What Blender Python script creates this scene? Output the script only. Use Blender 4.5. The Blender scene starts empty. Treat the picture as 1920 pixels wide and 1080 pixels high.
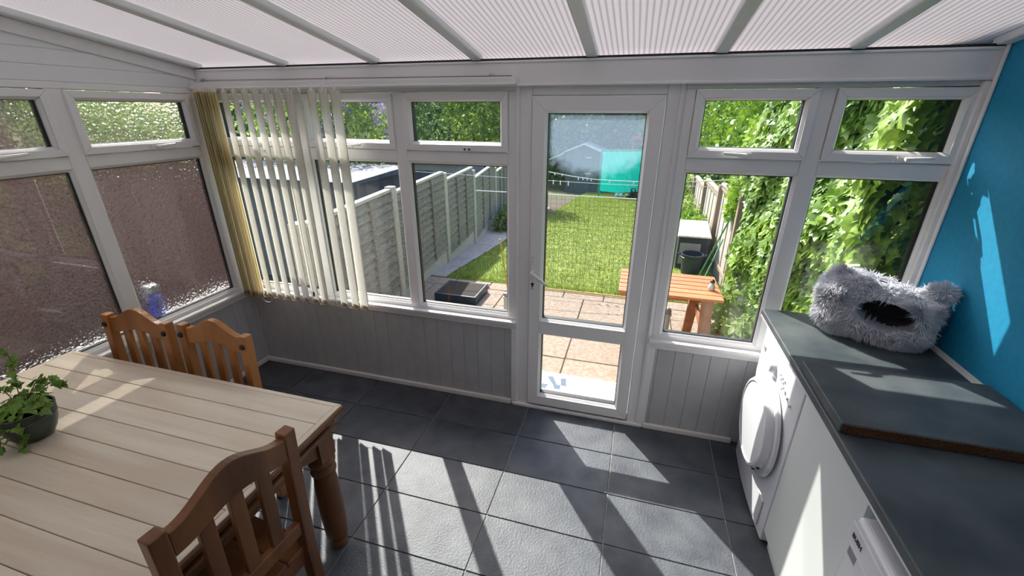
import bpy, bmesh, math, random
import numpy as np
from mathutils import Vector, Matrix, Quaternion
random.seed(7); RNG = np.random.default_rng(7)
scene = bpy.context.scene
C = scene.collection
PI = math.pi

# ------------------------------------------------------------------ camera
def cam_axes(yaw, pitch, roll):
    cy, sy, cp, sp = math.cos(yaw), math.sin(yaw), math.cos(pitch), math.sin(pitch)
    f = Vector((sy*cp, cy*cp, -sp)); r = Vector((cy, -sy, 0)); u = r.cross(f)
    return r*math.cos(roll)+u*math.sin(roll), -r*math.sin(roll)+u*math.cos(roll), f
cd = bpy.data.cameras.new('camera'); cam = bpy.data.objects.new('camera', cd); C.objects.link(cam)
r_, u_, f_ = cam_axes(math.radians(-15.832), math.radians(22.489), math.radians(.064))
m = Matrix.Identity(4)
for i in range(3):
    m[i][0], m[i][1], m[i][2] = r_[i], u_[i], -f_[i]
m.translation = (2.77023, -2.39742, 1.90605)
cam.matrix_world = m
cd.sensor_fit = 'HORIZONTAL'; cd.sensor_width = 36; cd.lens = 806.3/1920*36; cd.clip_start = .02
scene.camera = cam

# ------------------------------------------------------------------ light
SUN_DIR = Vector((.755, -1, -1.15)).normalized()
w = bpy.data.worlds.new('world'); scene.world = w; w.use_nodes = True
nt = w.node_tree; bg = nt.nodes['Background']
sky = nt.nodes.new('ShaderNodeTexSky'); sky.sky_type = 'NISHITA'; sky.sun_disc = False
sky.sun_elevation = math.radians(42.5); sky.sun_rotation = math.atan2(-.755, 1); sky.air_density = 1; sky.dust_density = 2
nt.links.new(sky.outputs[0], bg.inputs[0]); bg.inputs[1].default_value = .31
sl = bpy.data.lights.new('sun', 'SUN'); sl.energy = 6.2; sl.angle = math.radians(.53); sl.color = (1, .95, .87)
so = bpy.data.objects.new('sun', sl); C.objects.link(so); so.rotation_euler = SUN_DIR.to_track_quat('-Z', 'Y').to_euler(); so.location = (-3, 6, 8)
vs = scene.view_settings
vs.view_transform = 'Standard'; vs.look = 'None'; vs.gamma = 1; vs.use_curve_mapping = False; vs.exposure = .72
scene.cycles.max_bounces = 12; scene.cycles.transparent_max_bounces = 24; scene.cycles.diffuse_bounces = 5
scene.cycles.transmission_bounces = 8; scene.cycles.glossy_bounces = 4
scene.cycles.caustics_reflective = False; scene.cycles.caustics_refractive = False
scene.cycles.sample_clamp_indirect = 6

# ------------------------------------------------------------------ materials
MATS = {}
def N(nt, t, **kw):
    n = nt.nodes.new(t)
    for k, v in kw.items(): setattr(n, k, v)
    return n
def lin(c):
    return tuple((x/12.92 if x <= .04045 else ((x+.055)/1.055)**2.4) for x in c)
def rgb(r, g, b): return lin((r/255, g/255, b/255))
def mat(name, col, rough=.5, col2=None, scale=8, detail=6, stretch=(1, 1, 1), bump=0, bscale=None, spec=.5, metal=0,
        trans=0, rnd=0, lo=.35, hi=.65, coat=0, bdist=.01, sheen=0):
    m = bpy.data.materials.new(name); m.use_nodes = True; nt = m.node_tree
    p = nt.nodes['Principled BSDF']
    p.inputs['Roughness'].default_value = rough; p.inputs['Metallic'].default_value = metal
    p.inputs['Specular IOR Level'].default_value = spec
    p.inputs['Coat Weight'].default_value = coat
    tc = N(nt, 'ShaderNodeTexCoord'); mp = N(nt, 'ShaderNodeMapping'); mp.inputs['Scale'].default_value = stretch
    nt.links.new(tc.outputs['Object'], mp.inputs[0])
    base = None
    if col2 is not None:
        no = N(nt, 'ShaderNodeTexNoise'); no.inputs['Scale'].default_value = scale; no.inputs['Detail'].default_value = detail
        oi = N(nt, 'ShaderNodeObjectInfo'); ad = N(nt, 'ShaderNodeVectorMath', operation='ADD'); ml = N(nt, 'ShaderNodeMath', operation='MULTIPLY'); ml.inputs[1].default_value = 37
        nt.links.new(oi.outputs['Random'], ml.inputs[0]); nt.links.new(mp.outputs[0], ad.inputs[0]); nt.links.new(ml.outputs[0], ad.inputs[1])
        nt.links.new(ad.outputs[0], no.inputs[0])
        cr = N(nt, 'ShaderNodeValToRGB'); cr.color_ramp.elements[0].position = lo; cr.color_ramp.elements[1].position = hi
        cr.color_ramp.elements[0].color = (*col, 1); cr.color_ramp.elements[1].color = (*col2, 1)
        nt.links.new(no.outputs[0], cr.inputs[0]); base = cr.outputs[0]
    if rnd:
        oi = N(nt, 'ShaderNodeObjectInfo'); hs = N(nt, 'ShaderNodeHueSaturation')
        mr = N(nt, 'ShaderNodeMapRange'); mr.inputs[3].default_value = 1-rnd; mr.inputs[4].default_value = 1+rnd
        nt.links.new(oi.outputs['Random'], mr.inputs[0]); nt.links.new(mr.outputs[0], hs.inputs['Value'])
        if base: nt.links.new(base, hs.inputs['Color'])
        else: hs.inputs['Color'].default_value = (*col, 1)
        base = hs.outputs[0]
    if base: nt.links.new(base, p.inputs['Base Color'])
    else: p.inputs['Base Color'].default_value = (*col, 1)
    if bump:
        nb = N(nt, 'ShaderNodeTexNoise'); nb.inputs['Scale'].default_value = bscale or scale*4; nb.inputs['Detail'].default_value = 5
        nt.links.new(mp.outputs[0], nb.inputs[0])
        b = N(nt, 'ShaderNodeBump'); b.inputs['Strength'].default_value = bump; b.inputs['Distance'].default_value = bdist
        nt.links.new(nb.outputs[0], b.inputs['Height']); nt.links.new(b.outputs[0], p.inputs['Normal'])
    if trans:
        t = N(nt, 'ShaderNodeBsdfTranslucent'); mx = N(nt, 'ShaderNodeMixShader'); mx.inputs[0].default_value = trans
        if base: nt.links.new(base, t.inputs[0])
        else: t.inputs[0].default_value = (*col, 1)
        nt.links.new(p.outputs[0], mx.inputs[1]); nt.links.new(t.outputs[0], mx.inputs[2])
        nt.links.new(mx.outputs[0], nt.nodes['Material Output'].inputs[0])
    MATS[name] = m
    return m
def glass(name, tint=(.97, .985, .98), ior=1.62, textured=False, mist=None, rough=0.0):
    m = bpy.data.materials.new(name); m.use_nodes = True; nt = m.node_tree; nt.nodes.clear()
    out = N(nt, 'ShaderNodeOutputMaterial')
    tr = N(nt, 'ShaderNodeBsdfTransparent'); tr.inputs[0].default_value = (*tint, 1)
    gl = N(nt, 'ShaderNodeBsdfGlossy'); gl.inputs['Roughness'].default_value = rough
    fr = N(nt, 'ShaderNodeFresnel'); fr.inputs[0].default_value = ior
    ge = N(nt, 'ShaderNodeNewGeometry'); inv = N(nt, 'ShaderNodeMath', operation='SUBTRACT'); inv.inputs[0].default_value = 1; nt.links.new(ge.outputs['Backfacing'], inv.inputs[1])
    fm = N(nt, 'ShaderNodeMath', operation='MULTIPLY'); nt.links.new(fr.outputs[0], fm.inputs[0]); nt.links.new(inv.outputs[0], fm.inputs[1])
    mx = N(nt, 'ShaderNodeMixShader'); nt.links.new(fm.outputs[0], mx.inputs[0])   # reflect on the face the light meets first
    through = tr.outputs[0]
    tc = N(nt, 'ShaderNodeTexCoord')
    if textured:
        vo = N(nt, 'ShaderNodeTexVoronoi'); vo.inputs['Scale'].default_value = 75; vo.feature = 'SMOOTH_F1'
        no = N(nt, 'ShaderNodeTexNoise'); no.inputs['Scale'].default_value = 28; no.inputs['Detail'].default_value = 2
        ad = N(nt, 'ShaderNodeMath', operation='ADD')
        nt.links.new(tc.outputs['Object'], vo.inputs['Vector']); nt.links.new(tc.outputs['Object'], no.inputs['Vector'])
        nt.links.new(vo.outputs['Distance'], ad.inputs[0]); nt.links.new(no.outputs[0], ad.inputs[1])
        bp_ = N(nt, 'ShaderNodeBump'); bp_.inputs['Strength'].default_value = .8; bp_.inputs['Distance'].default_value = .012
        nt.links.new(ad.outputs[0], bp_.inputs['Height'])
        rf = N(nt, 'ShaderNodeBsdfRefraction'); rf.inputs['Roughness'].default_value = .05; rf.inputs['IOR'].default_value = 1.22
        rf.inputs[0].default_value = (*tint, 1)
        nt.links.new(bp_.outputs[0], rf.inputs['Normal'])
        g2 = N(nt, 'ShaderNodeBsdfGlossy'); g2.inputs['Roughness'].default_value = .12; nt.links.new(bp_.outputs[0], g2.inputs['Normal'])
        tl = N(nt, 'ShaderNodeBsdfTranslucent'); tl.inputs[0].default_value = (.8, .8, .8, 1)
        m0 = N(nt, 'ShaderNodeMixShader'); m0.inputs[0].default_value = .55
        nt.links.new(tr.outputs[0], m0.inputs[1]); nt.links.new(rf.outputs[0], m0.inputs[2])
        m1 = N(nt, 'ShaderNodeMixShader'); m1.inputs[0].default_value = .10
        nt.links.new(m0.outputs[0], m1.inputs[1]); nt.links.new(g2.outputs[0], m1.inputs[2])
        m2 = N(nt, 'ShaderNodeMixShader'); m2.inputs[0].default_value = .012
        nt.links.new(m1.outputs[0], m2.inputs[1]); nt.links.new(tl.outputs[0], m2.inputs[2])
        through = m2.outputs[0]
    if mist:
        # condensation trapped in the unit: a soft edged milky patch (cx, cz, rx, rz)
        cx, cz, rx, rz = mist
        mp = N(nt, 'ShaderNodeMapping'); mp.inputs['Location'].default_value = (-cx/rx, 0, -cz/rz); mp.inputs['Scale'].default_value = (1/rx, 0, 1/rz)
        nt.links.new(tc.outputs['Object'], mp.inputs[0])
        le = N(nt, 'ShaderNodeVectorMath', operation='LENGTH'); nt.links.new(mp.outputs[0], le.inputs[0])
        no = N(nt, 'ShaderNodeTexNoise'); no.inputs['Scale'].default_value = 26; no.inputs['Detail'].default_value = 8
        nt.links.new(tc.outputs['Object'], no.inputs[0])
        ad = N(nt, 'ShaderNodeMath', operation='MULTIPLY_ADD'); ad.inputs[1].default_value = .5; nt.links.new(no.outputs[0], ad.inputs[0]); nt.links.new(le.outputs['Value'], ad.inputs[2])
        mr = N(nt, 'ShaderNodeMapRange'); mr.inputs[1].default_value = 1.25; mr.inputs[2].default_value = 1.0; mr.inputs[3].default_value = 0; mr.inputs[4].default_value = .09
        nt.links.new(ad.outputs[0], mr.inputs[0])
        df = N(nt, 'ShaderNodeBsdfTranslucent'); df.inputs[0].default_value = (.55, .72, .95, 1)
        m3 = N(nt, 'ShaderNodeMixShader'); nt.links.new(mr.outputs[0], m3.inputs[0]); nt.links.new(through, m3.inputs[1]); nt.links.new(df.outputs[0], m3.inputs[2])
        through = m3.outputs[0]
    nt.links.new(through, mx.inputs[1]); nt.links.new(gl.outputs[0], mx.inputs[2]); nt.links.new(mx.outputs[0], out.inputs[0])
    MATS[name] = m
    return m
def sheer(name, col, alpha, rough=.6, trans=.5):
    m = bpy.data.materials.new(name); m.use_nodes = True; nt = m.node_tree; nt.nodes.clear()
    out = N(nt, 'ShaderNodeOutputMaterial'); tr = N(nt, 'ShaderNodeBsdfTransparent')
    d = N(nt, 'ShaderNodeBsdfDiffuse'); d.inputs[0].default_value = (*col, 1); t = N(nt, 'ShaderNodeBsdfTranslucent'); t.inputs[0].default_value = (*col, 1)
    a = N(nt, 'ShaderNodeMixShader'); a.inputs[0].default_value = trans; nt.links.new(d.outputs[0], a.inputs[1]); nt.links.new(t.outputs[0], a.inputs[2])
    b = N(nt, 'ShaderNodeMixShader'); b.inputs[0].default_value = alpha; nt.links.new(tr.outputs[0], b.inputs[1]); nt.links.new(a.outputs[0], b.inputs[2])
    nt.links.new(b.outputs[0], out.inputs[0]); MATS[name] = m
    return m

M_UPVC = mat('white_upvc', (.84, .83, .83), .32, spec=.5)
M_TRIM = mat('white_painted_trim', (.84, .82, .82), .45, (.80, .78, .78), 30)
M_CLAD = mat('gable_cladding', (.80, .82, .83), .4)
M_SKIRT = mat('skirting_paint', (.78, .74, .72), .45)
M_GASKET = mat('black_gasket', (.012, .014, .016), .5)
M_DADO = mat('grey_dado_paint', (.44, .44, .45), .5, (.48, .48, .49), 14, bump=.05, bscale=60)
M_BLUE = mat('blue_wall_paint', (.004, .235, .43), .7, (.006, .265, .47), 40, bump=.25, bscale=220, bdist=.002)
M_TILE = mat('slate_floor_tile', (.050, .056, .072), .50, (.112, .122, .138), 7, detail=10, spec=.36, bump=.40, bscale=95, rnd=.12, bdist=.006, lo=.3, hi=.75)
M_GROUT = mat('tile_grout', (.42, .41, .39), .8, (.30, .29, .28), 30)
M_PLASTER = mat('cream_plaster', (.86, .85, .83), .8)
M_POLY = None
M_RAFTER = mat('rafter_pvc', (.78, .81, .81), .35)
M_GLASS = glass('clear_double_glazing')
M_MIST = glass('misted_door_glass', mist=(2.54, 1.78, .33, .22))
M_OBSC = glass('obscured_glass', textured=True)
M_CHROME = mat('metal', (.62, .62, .62), .3, metal=1)
M_HANDLE = mat('white_handle', (.82, .81, .80), .25)
M_DARKHOLE = mat('dark_recess', (.02, .02, .02), .6)
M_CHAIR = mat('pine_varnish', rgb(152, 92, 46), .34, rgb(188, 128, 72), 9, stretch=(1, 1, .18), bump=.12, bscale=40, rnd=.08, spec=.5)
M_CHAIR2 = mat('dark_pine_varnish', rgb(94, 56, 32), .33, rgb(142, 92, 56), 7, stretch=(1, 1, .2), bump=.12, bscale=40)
M_BOLT = mat('black_bolt', (.015, .013, .012), .35)
M_TOP = mat('limewashed_plank', rgb(220, 203, 178), .42, rgb(238, 225, 204), 5, stretch=(.25, 3, 1), detail=8, bump=.08, bscale=30, rnd=.05)
M_TEDGE = mat('table_brown', rgb(104, 62, 36), .36, rgb(140, 92, 56), 6, stretch=(1, 1, .3), bump=.1)
M_TDARK = mat('table_black_band', (.012, .009, .007), .4)
M_POT = mat('dark_green_pot', rgb(58, 66, 58), .45, rgb(72, 80, 70), 10)
M_SOIL = mat('soil', (.02, .013, .008), .9)
M_IVYL = mat('house_ivy_leaf', rgb(84, 130, 44), .4, rgb(150, 184, 84), 14, trans=.25, rnd=.25)
M_STEM = mat('ivy_stem', rgb(104, 96, 52), .6)
M_BLIND = mat('cream_blind_fabric', (.87, .86, .82), .8, (.84, .82, .77), 40, trans=.5)
M_BLINDY = mat('yellowed_blind_fabric', (.95, .90, .74), .8, (.92, .85, .66), 12, trans=.58)
M_WEIGHT = mat('blind_weight', rgb(176, 152, 122), .6)
M_WORK = mat('slate_worktop', (.048, .060, .070), .42, (.098, .112, .118), 5, detail=10, spec=.28, bump=.1, bscale=120, bdist=.002)
M_CHIP = mat('raw_chipboard', rgb(112, 74, 44), .85, rgb(64, 40, 24), 160, bump=.4, bscale=300)
M_APPL = mat('white_appliance', (.72, .73, .77), .22)
M_APPL2 = mat('grey_appliance_face', (.70, .72, .76), .25)
M_CARCASS = mat('white_cabinet_board', (.66, .69, .68), .4)
M_INK = mat('black_print', (.02, .02, .025), .5)
M_GREYINK = mat('grey_print', (.30, .31, .33), .5)
M_FUR = mat('grey_fur', rgb(214, 215, 222), .6, rgb(240, 240, 246), 20, spec=.3)
M_FURD = mat('fur_backing', rgb(176, 176, 186), .9)
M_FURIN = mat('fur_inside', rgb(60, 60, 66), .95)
M_SEAL = mat('silicone_seal', (.62, .62, .60), .4)
# outdoors
M_SLAB = mat('buff_paving', rgb(136, 118, 102), .85, rgb(160, 142, 126), 26, detail=10, bump=.3, bscale=120, rnd=.06)
M_JOINT = mat('paving_joint', rgb(92, 80, 66), .95, rgb(60, 54, 44), 20)
M_PATHS = mat('grey_path_slab', rgb(150, 140, 140), .85, rgb(174, 164, 160), 18, bump=.3, bscale=90, rnd=.06)
M_GRASS = mat('lawn_green', rgb(100, 116, 44), .9, rgb(130, 142, 60), 3, bump=.5, bscale=90)
M_ROUGH = mat('rough_ground', rgb(62, 70, 40), .95, rgb(88, 92, 56), 2, bump=.3)
M_BLADE = mat('grass_blade', rgb(116, 138, 48), .6, rgb(152, 166, 76), 6, trans=.3)
M_FENCE = mat('weathered_fence_board', rgb(118, 112, 104), .85, rgb(150, 142, 132), 12, stretch=(1, 1, 6), bump=.2, rnd=.1)
M_CONC = mat('concrete_post', rgb(178, 172, 160), .85, rgb(196, 190, 178), 30, bump=.2)
M_FENCER = mat('silvered_board', rgb(168, 158, 146), .85, rgb(198, 188, 176), 10, stretch=(4, 4, .5), bump=.25, rnd=.12)
M_POSTR = mat('weathered_post', rgb(134, 116, 100), .85, rgb(160, 142, 124), 14, stretch=(4, 4, .5), bump=.2)
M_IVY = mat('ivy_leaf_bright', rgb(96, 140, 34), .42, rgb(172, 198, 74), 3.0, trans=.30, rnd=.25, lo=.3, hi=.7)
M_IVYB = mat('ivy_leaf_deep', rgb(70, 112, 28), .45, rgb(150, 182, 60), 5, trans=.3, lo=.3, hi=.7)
M_TREE = mat('tree_leaf', rgb(104, 136, 58), .5, rgb(186, 202, 112), 3.5, trans=.45, lo=.35, hi=.65)
M_TREE2 = mat('dark_tree_leaf', rgb(72, 100, 58), .5, rgb(136, 162, 96), 3.0, trans=.4)
M_LILAC = mat('lilac_flower', rgb(150, 118, 176), .6, rgb(196, 168, 214), 9, trans=.25)
M_BARK = mat('bark', rgb(70, 56, 44), .9, rgb(96, 78, 60), 12, bump=.4)
M_SHED = mat('grey_shed_board', rgb(92, 98, 98), .8, rgb(112, 116, 114), 8, stretch=(3, 3, .5), rnd=.08)
M_SHEDR = mat('shed_roof_felt', rgb(120, 126, 128), .8)
M_BARGE = mat('pale_bargeboard', rgb(206, 206, 196), .7)
M_TEAL = mat('teal_pole', rgb(20, 150, 136), .5)
M_TEALN = sheer('teal_net', rgb(10, 176, 168), .72)
M_RED = mat('red_paint', rgb(200, 40, 50), .5)
M_BLACKP = mat('black_plastic', (.012, .014, .018), .4)
M_BLUEBK = mat('blue_black_plastic', rgb(40, 52, 66), .4)
M_CREAMLID = mat('cream_lid', rgb(226, 214, 200), .6, rgb(206, 192, 176), 20)
M_GREYPL = mat('grey_plastic_panel', rgb(150, 144, 146), .6)
M_ORANGE = mat('orange_stained_wood', rgb(178, 98, 58), .55, rgb(206, 126, 80), 10, stretch=(.3, 4, 4), bump=.15, rnd=.08)
M_BENCHL = mat('bench_leg_wood', rgb(150, 96, 62), .6, rgb(176, 120, 84), 10)
M_LAMP = mat('galvanised_lamp', rgb(190, 196, 198), .4, metal=.3)
M_NET = mat('dark_netting', rgb(60, 66, 50), .7)
M_CORD = mat('white_cord', (.78, .78, .76), .6)
M_CANE = mat('bamboo_cane', rgb(206, 176, 84), .5)
M_GCANE = mat('green_cane', rgb(64, 132, 84), .5)
M_STEP = mat('white_step', (.70, .71, .70), .5)
M_STEPSHADOW = mat('painted_step_shadow', rgb(64, 84, 106), .6)
M_BRICK = None
M_BOTTLE = mat('blue_bottle', rgb(40, 64, 190), .35)
M_WHITEP = mat('white_plastic', (.8, .8, .82), .35)
M_BALL = mat('pale_ball', rgb(176, 196, 190), .5)
M_BALL2 = mat('olive_ball', rgb(150, 156, 90), .5)
M_TERR = mat('terracotta', rgb(176, 98, 66), .8)
M_NAVY = mat('dark_slate_roof', rgb(52, 60, 74), .7, rgb(66, 74, 88), 6)
M_RENDER = mat('grey_render', rgb(140, 140, 142), .85)

def poly_material():
    m = bpy.data.materials.new('twinwall_polycarbonate'); m.use_nodes = True; nt = m.node_tree; nt.nodes.clear()
    out = N(nt, 'ShaderNodeOutputMaterial'); tc = N(nt, 'ShaderNodeTexCoord')
    wv = N(nt, 'ShaderNodeTexWave'); wv.wave_type = 'BANDS'; wv.bands_direction = 'X'; wv.inputs['Scale'].default_value = 13; wv.inputs['Distortion'].default_value = .15
    nt.links.new(tc.outputs['Object'], wv.inputs[0])
    cr = N(nt, 'ShaderNodeValToRGB'); cr.color_ramp.elements[0].color = (.58, .545, .545, 1); cr.color_ramp.elements[1].color = (.86, .83, .825, 1); cr.color_ramp.elements[1].position = .5
    nt.links.new(wv.outputs[0], cr.inputs[0])
    bu = N(nt, 'ShaderNodeBump'); bu.inputs['Strength'].default_value = .35; bu.inputs['Distance'].default_value = .004; nt.links.new(wv.outputs[0], bu.inputs['Height'])
    t = N(nt, 'ShaderNodeBsdfTranslucent'); d = N(nt, 'ShaderNodeBsdfDiffuse'); g = N(nt, 'ShaderNodeBsdfGlossy'); g.inputs['Roughness'].default_value = .25
    nt.links.new(cr.outputs[0], t.inputs[0]); nt.links.new(cr.outputs[0], d.inputs[0]); nt.links.new(bu.outputs[0], d.inputs['Normal']); nt.links.new(bu.outputs[0], g.inputs['Normal'])
    a = N(nt, 'ShaderNodeMixShader'); a.inputs[0].default_value = .40; nt.links.new(d.outputs[0], a.inputs[1]); nt.links.new(t.outputs[0], a.inputs[2])
    b = N(nt, 'ShaderNodeMixShader'); b.inputs[0].default_value = .05; nt.links.new(a.outputs[0], b.inputs[1]); nt.links.new(g.outputs[0], b.inputs[2])
    nt.links.new(b.outputs[0], out.inputs[0]); return m
M_POLY = poly_material()
def brick_material():
    m = bpy.data.materials.new('red_brown_brick'); m.use_nodes = True; nt = m.node_tree; p = nt.nodes['Principled BSDF']
    tc = N(nt, 'ShaderNodeTexCoord'); mp = N(nt, 'ShaderNodeMapping'); mp.inputs['Rotation'].default_value = (PI/2, 0, PI/2)
    b = N(nt, 'ShaderNodeTexBrick'); b.inputs['Scale'].default_value = 4.4
    b.inputs['Color1'].default_value = (*rgb(112, 52, 42), 1); b.inputs['Color2'].default_value = (*rgb(84, 42, 38), 1); b.inputs['Mortar'].default_value = (*rgb(108, 80, 72), 1)
    sx = N(nt, 'ShaderNodeSeparateXYZ'); cb = N(nt, 'ShaderNodeCombineXYZ')
    nt.links.new(tc.outputs['Object'], sx.inputs[0]); nt.links.new(sx.outputs[1], cb.inputs[0]); nt.links.new(sx.outputs[2], cb.inputs[1]); nt.links.new(cb.outputs[0], b.inputs[0])
    nt.links.new(b.outputs[0], p.inputs['Base Color']); p.inputs['Roughness'].default_value = .85
    return m
M_BRICK = brick_material()

# ------------------------------------------------------------------ mesh helpers
WL = {}
def org(o): return WL.get(o.name, Vector((0, 0, 0))) if o is not None else Vector((0, 0, 0))
class MB:
    def __init__(s): s.v = []; s.f = []
    def add(s, vs, fs):
        b = len(s.v); s.v += [tuple(v) for v in vs]; s.f += [tuple(i+b for i in f) for f in fs]; return s
    def box(s, x0, x1, y0, y1, z0, z1):
        x0, x1 = min(x0, x1), max(x0, x1); y0, y1 = min(y0, y1), max(y0, y1); z0, z1 = min(z0, z1), max(z0, z1)
        return s.add([(x0, y0, z0), (x1, y0, z0), (x1, y1, z0), (x0, y1, z0), (x0, y0, z1), (x1, y0, z1), (x1, y1, z1), (x0, y1, z1)],
                     [(3, 2, 1, 0), (4, 5, 6, 7), (0, 1, 5, 4), (1, 2, 6, 5), (2, 3, 7, 6), (3, 0, 4, 7)])
    def hexa(s, p):   # 8 points: bottom ring 0-3, top ring 4-7
        return s.add(p, [(3, 2, 1, 0), (4, 5, 6, 7), (0, 1, 5, 4), (1, 2, 6, 5), (2, 3, 7, 6), (3, 0, 4, 7)])
    def bar(s, a, b, w, d, up=(0, 0, 1)):  # rectangular bar from a to b, w across, d along up-ish
        a = Vector(a); b = Vector(b); t = (b-a).normalized(); up = Vector(up)
        x = t.cross(up)
        if x.length < 1e-4: x = t.cross(Vector((0, 1, 0)))
        x.normalize(); y = x.cross(t).normalized()
        q = lambda c: [c+x*(sx*w/2)+y*(sy*d/2) for sx, sy in ((-1, -1), (1, -1), (1, 1), (-1, 1))]
        return s.hexa(q(a)+q(b))
    def prism(s, pts, fn, d0, d1):  # pts 2d ccw, fn(u,v,d)->xyz
        n = len(pts)
        vs = [fn(u, v, d0) for u, v in pts]+[fn(u, v, d1) for u, v in pts]
        return s.add(vs, [tuple(range(n))[::-1], tuple(range(n, 2*n))]+[(i, (i+1) % n, n+(i+1) % n, n+i) for i in range(n)])
    def lathe(s, prof, c=(0, 0, 0), n=20, axis='z', cap=True):
        c = Vector(c); vs = []
        for r, h in prof:
            for k in range(n):
                a = 2*PI*k/n; u, v = r*math.cos(a), r*math.sin(a)
                vs.append(c+(Vector((u, v, h)) if axis == 'z' else Vector((h, u, v)) if axis == 'x' else Vector((v, h, u))))
        fs = [(i*n+k, i*n+(k+1) % n, (i+1)*n+(k+1) % n, (i+1)*n+k) for i in range(len(prof)-1) for k in range(n)]
        if cap: fs += [tuple(range(n))[::-1], tuple((len(prof)-1)*n+k for k in range(n))]
        return s.add(vs, fs)
    def tube(s, pts, r, n=8):
        pts = [Vector(p) for p in pts]; rs = r if isinstance(r, (list, tuple)) else [r]*len(pts); vs = []
        ref = Vector((0, 0, 1))
        for i, p in enumerate(pts):
            t = (pts[min(i+1, len(pts)-1)]-pts[max(i-1, 0)]).normalized()
            x = t.cross(ref)
            if x.length < .05: x = t.cross(Vector((1, 0, 0)))
            x.normalize(); y = t.cross(x).normalized()
            for k in range(n):
                a = 2*PI*k/n; vs.append(p+x*(rs[i]*math.cos(a))+y*(rs[i]*math.sin(a)))
        fs = [(i*n+k, i*n+(k+1) % n, (i+1)*n+(k+1) % n, (i+1)*n+k) for i in range(len(pts)-1) for k in range(n)]
        fs += [tuple(range(n))[::-1], tuple((len(pts)-1)*n+k for k in range(n))]
        return s.add(vs, fs)
    def ball(s, c, r, n=14, sz=1):
        prof = [(max(r*math.sin(PI*i/n), 1e-4), -r*sz*math.cos(PI*i/n)) for i in range(n+1)]
        return s.lathe(prof, c, n*2)
    def build(s, name, m, parent=None, loc=None, bevel=0, smooth=False, seg=2):
        me = bpy.data.meshes.new(name)
        L = Vector(loc) if loc is not None else org(parent)
        me.from_pydata([tuple(Vector(v)-L) for v in s.v], [], s.f); me.validate()
        bm = bmesh.new(); bm.from_mesh(me); bmesh.ops.recalc_face_normals(bm, faces=bm.faces); bm.to_mesh(me); bm.free()
        me.materials.append(m)
        o = bpy.data.objects.new(name, me); C.objects.link(o)
        o.location = L-org(parent)
        if parent is not None: o.parent = parent
        WL[o.name] = L
        if smooth:
            me.polygons.foreach_set('use_smooth', [True]*len(me.polygons))
            if smooth == 'auto': me.set_sharp_from_angle(angle=math.radians(40))
        if bevel:
            b = o.modifiers.new('bevel', 'BEVEL'); b.width = bevel; b.segments = seg; b.limit_method = 'ANGLE'; b.angle_limit = math.radians(35)
        return o
def raw(name, V, F, m, parent=None, loc=None, smooth=False):
    """fast numpy mesh, V (n,3) world, F (k,3 or 4)"""
    L = Vector(loc) if loc is not None else org(parent)
    me = bpy.data.meshes.new(name); V = np.asarray(V, float)-np.array(L); F = np.asarray(F, np.int32); k = F.shape[1]
    me.vertices.add(len(V)); me.vertices.foreach_set('co', V.astype(np.float32).ravel())
    me.loops.add(F.size); me.loops.foreach_set('vertex_index', F.ravel())
    me.polygons.add(len(F)); me.polygons.foreach_set('loop_start', np.arange(0, F.size, k, dtype=np.int32)); me.polygons.foreach_set('loop_total', np.full(len(F), k, np.int32))
    if smooth: me.polygons.foreach_set('use_smooth', np.ones(len(F), bool))
    me.update(); me.validate(); me.materials.append(m)
    o = bpy.data.objects.new(name, me); C.objects.link(o); o.location = L-org(parent)
    if parent is not None: o.parent = parent
    WL[o.name] = L
    return o
def thing(name, loc, label=None, cat=None, group=None, kind=None, rz=0):
    o = bpy.data.objects.new(name, None); C.objects.link(o); o.location = loc; o.rotation_euler = (0, 0, rz); o.empty_display_size = .1
    WL[o.name] = Vector(loc); tag(o, label, cat, group, kind); return o
def tag(o, label=None, cat=None, group=None, kind=None):
    if label: o['label'] = label
    if cat: o['category'] = cat
    if group: o['group'] = group
    if kind: o['kind'] = kind
    return o
def inst(src, parent, loc, rot=None, scale=None, name=None):
    o = bpy.data.objects.new(name or src.name.split('.')[0], src.data); C.objects.link(o)
    o.parent = parent; o.location = Vector(loc)-org(parent)
    if rot is not None: o.rotation_euler = rot
    if scale is not None: o.scale = scale
    for md in src.modifiers:
        if md.type == 'BEVEL':
            b = o.modifiers.new('bevel', 'BEVEL'); b.width = md.width; b.segments = md.segments; b.limit_method = 'ANGLE'; b.angle_limit = md.angle_limit
    return o
def copy_tree(o, parent=None):
    c = o.copy(); C.objects.link(c); c.parent = parent
    for ch in list(o.children): copy_tree(ch, c)
    return c

W = 4.112; YB = -3.0
SL = .167                         # roof rise per metre
def roof_z(y): return 2.150-SL*y
def gz(y): return -.30 if y < 2.85 else -.30-.10*(y-2.85)

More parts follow.
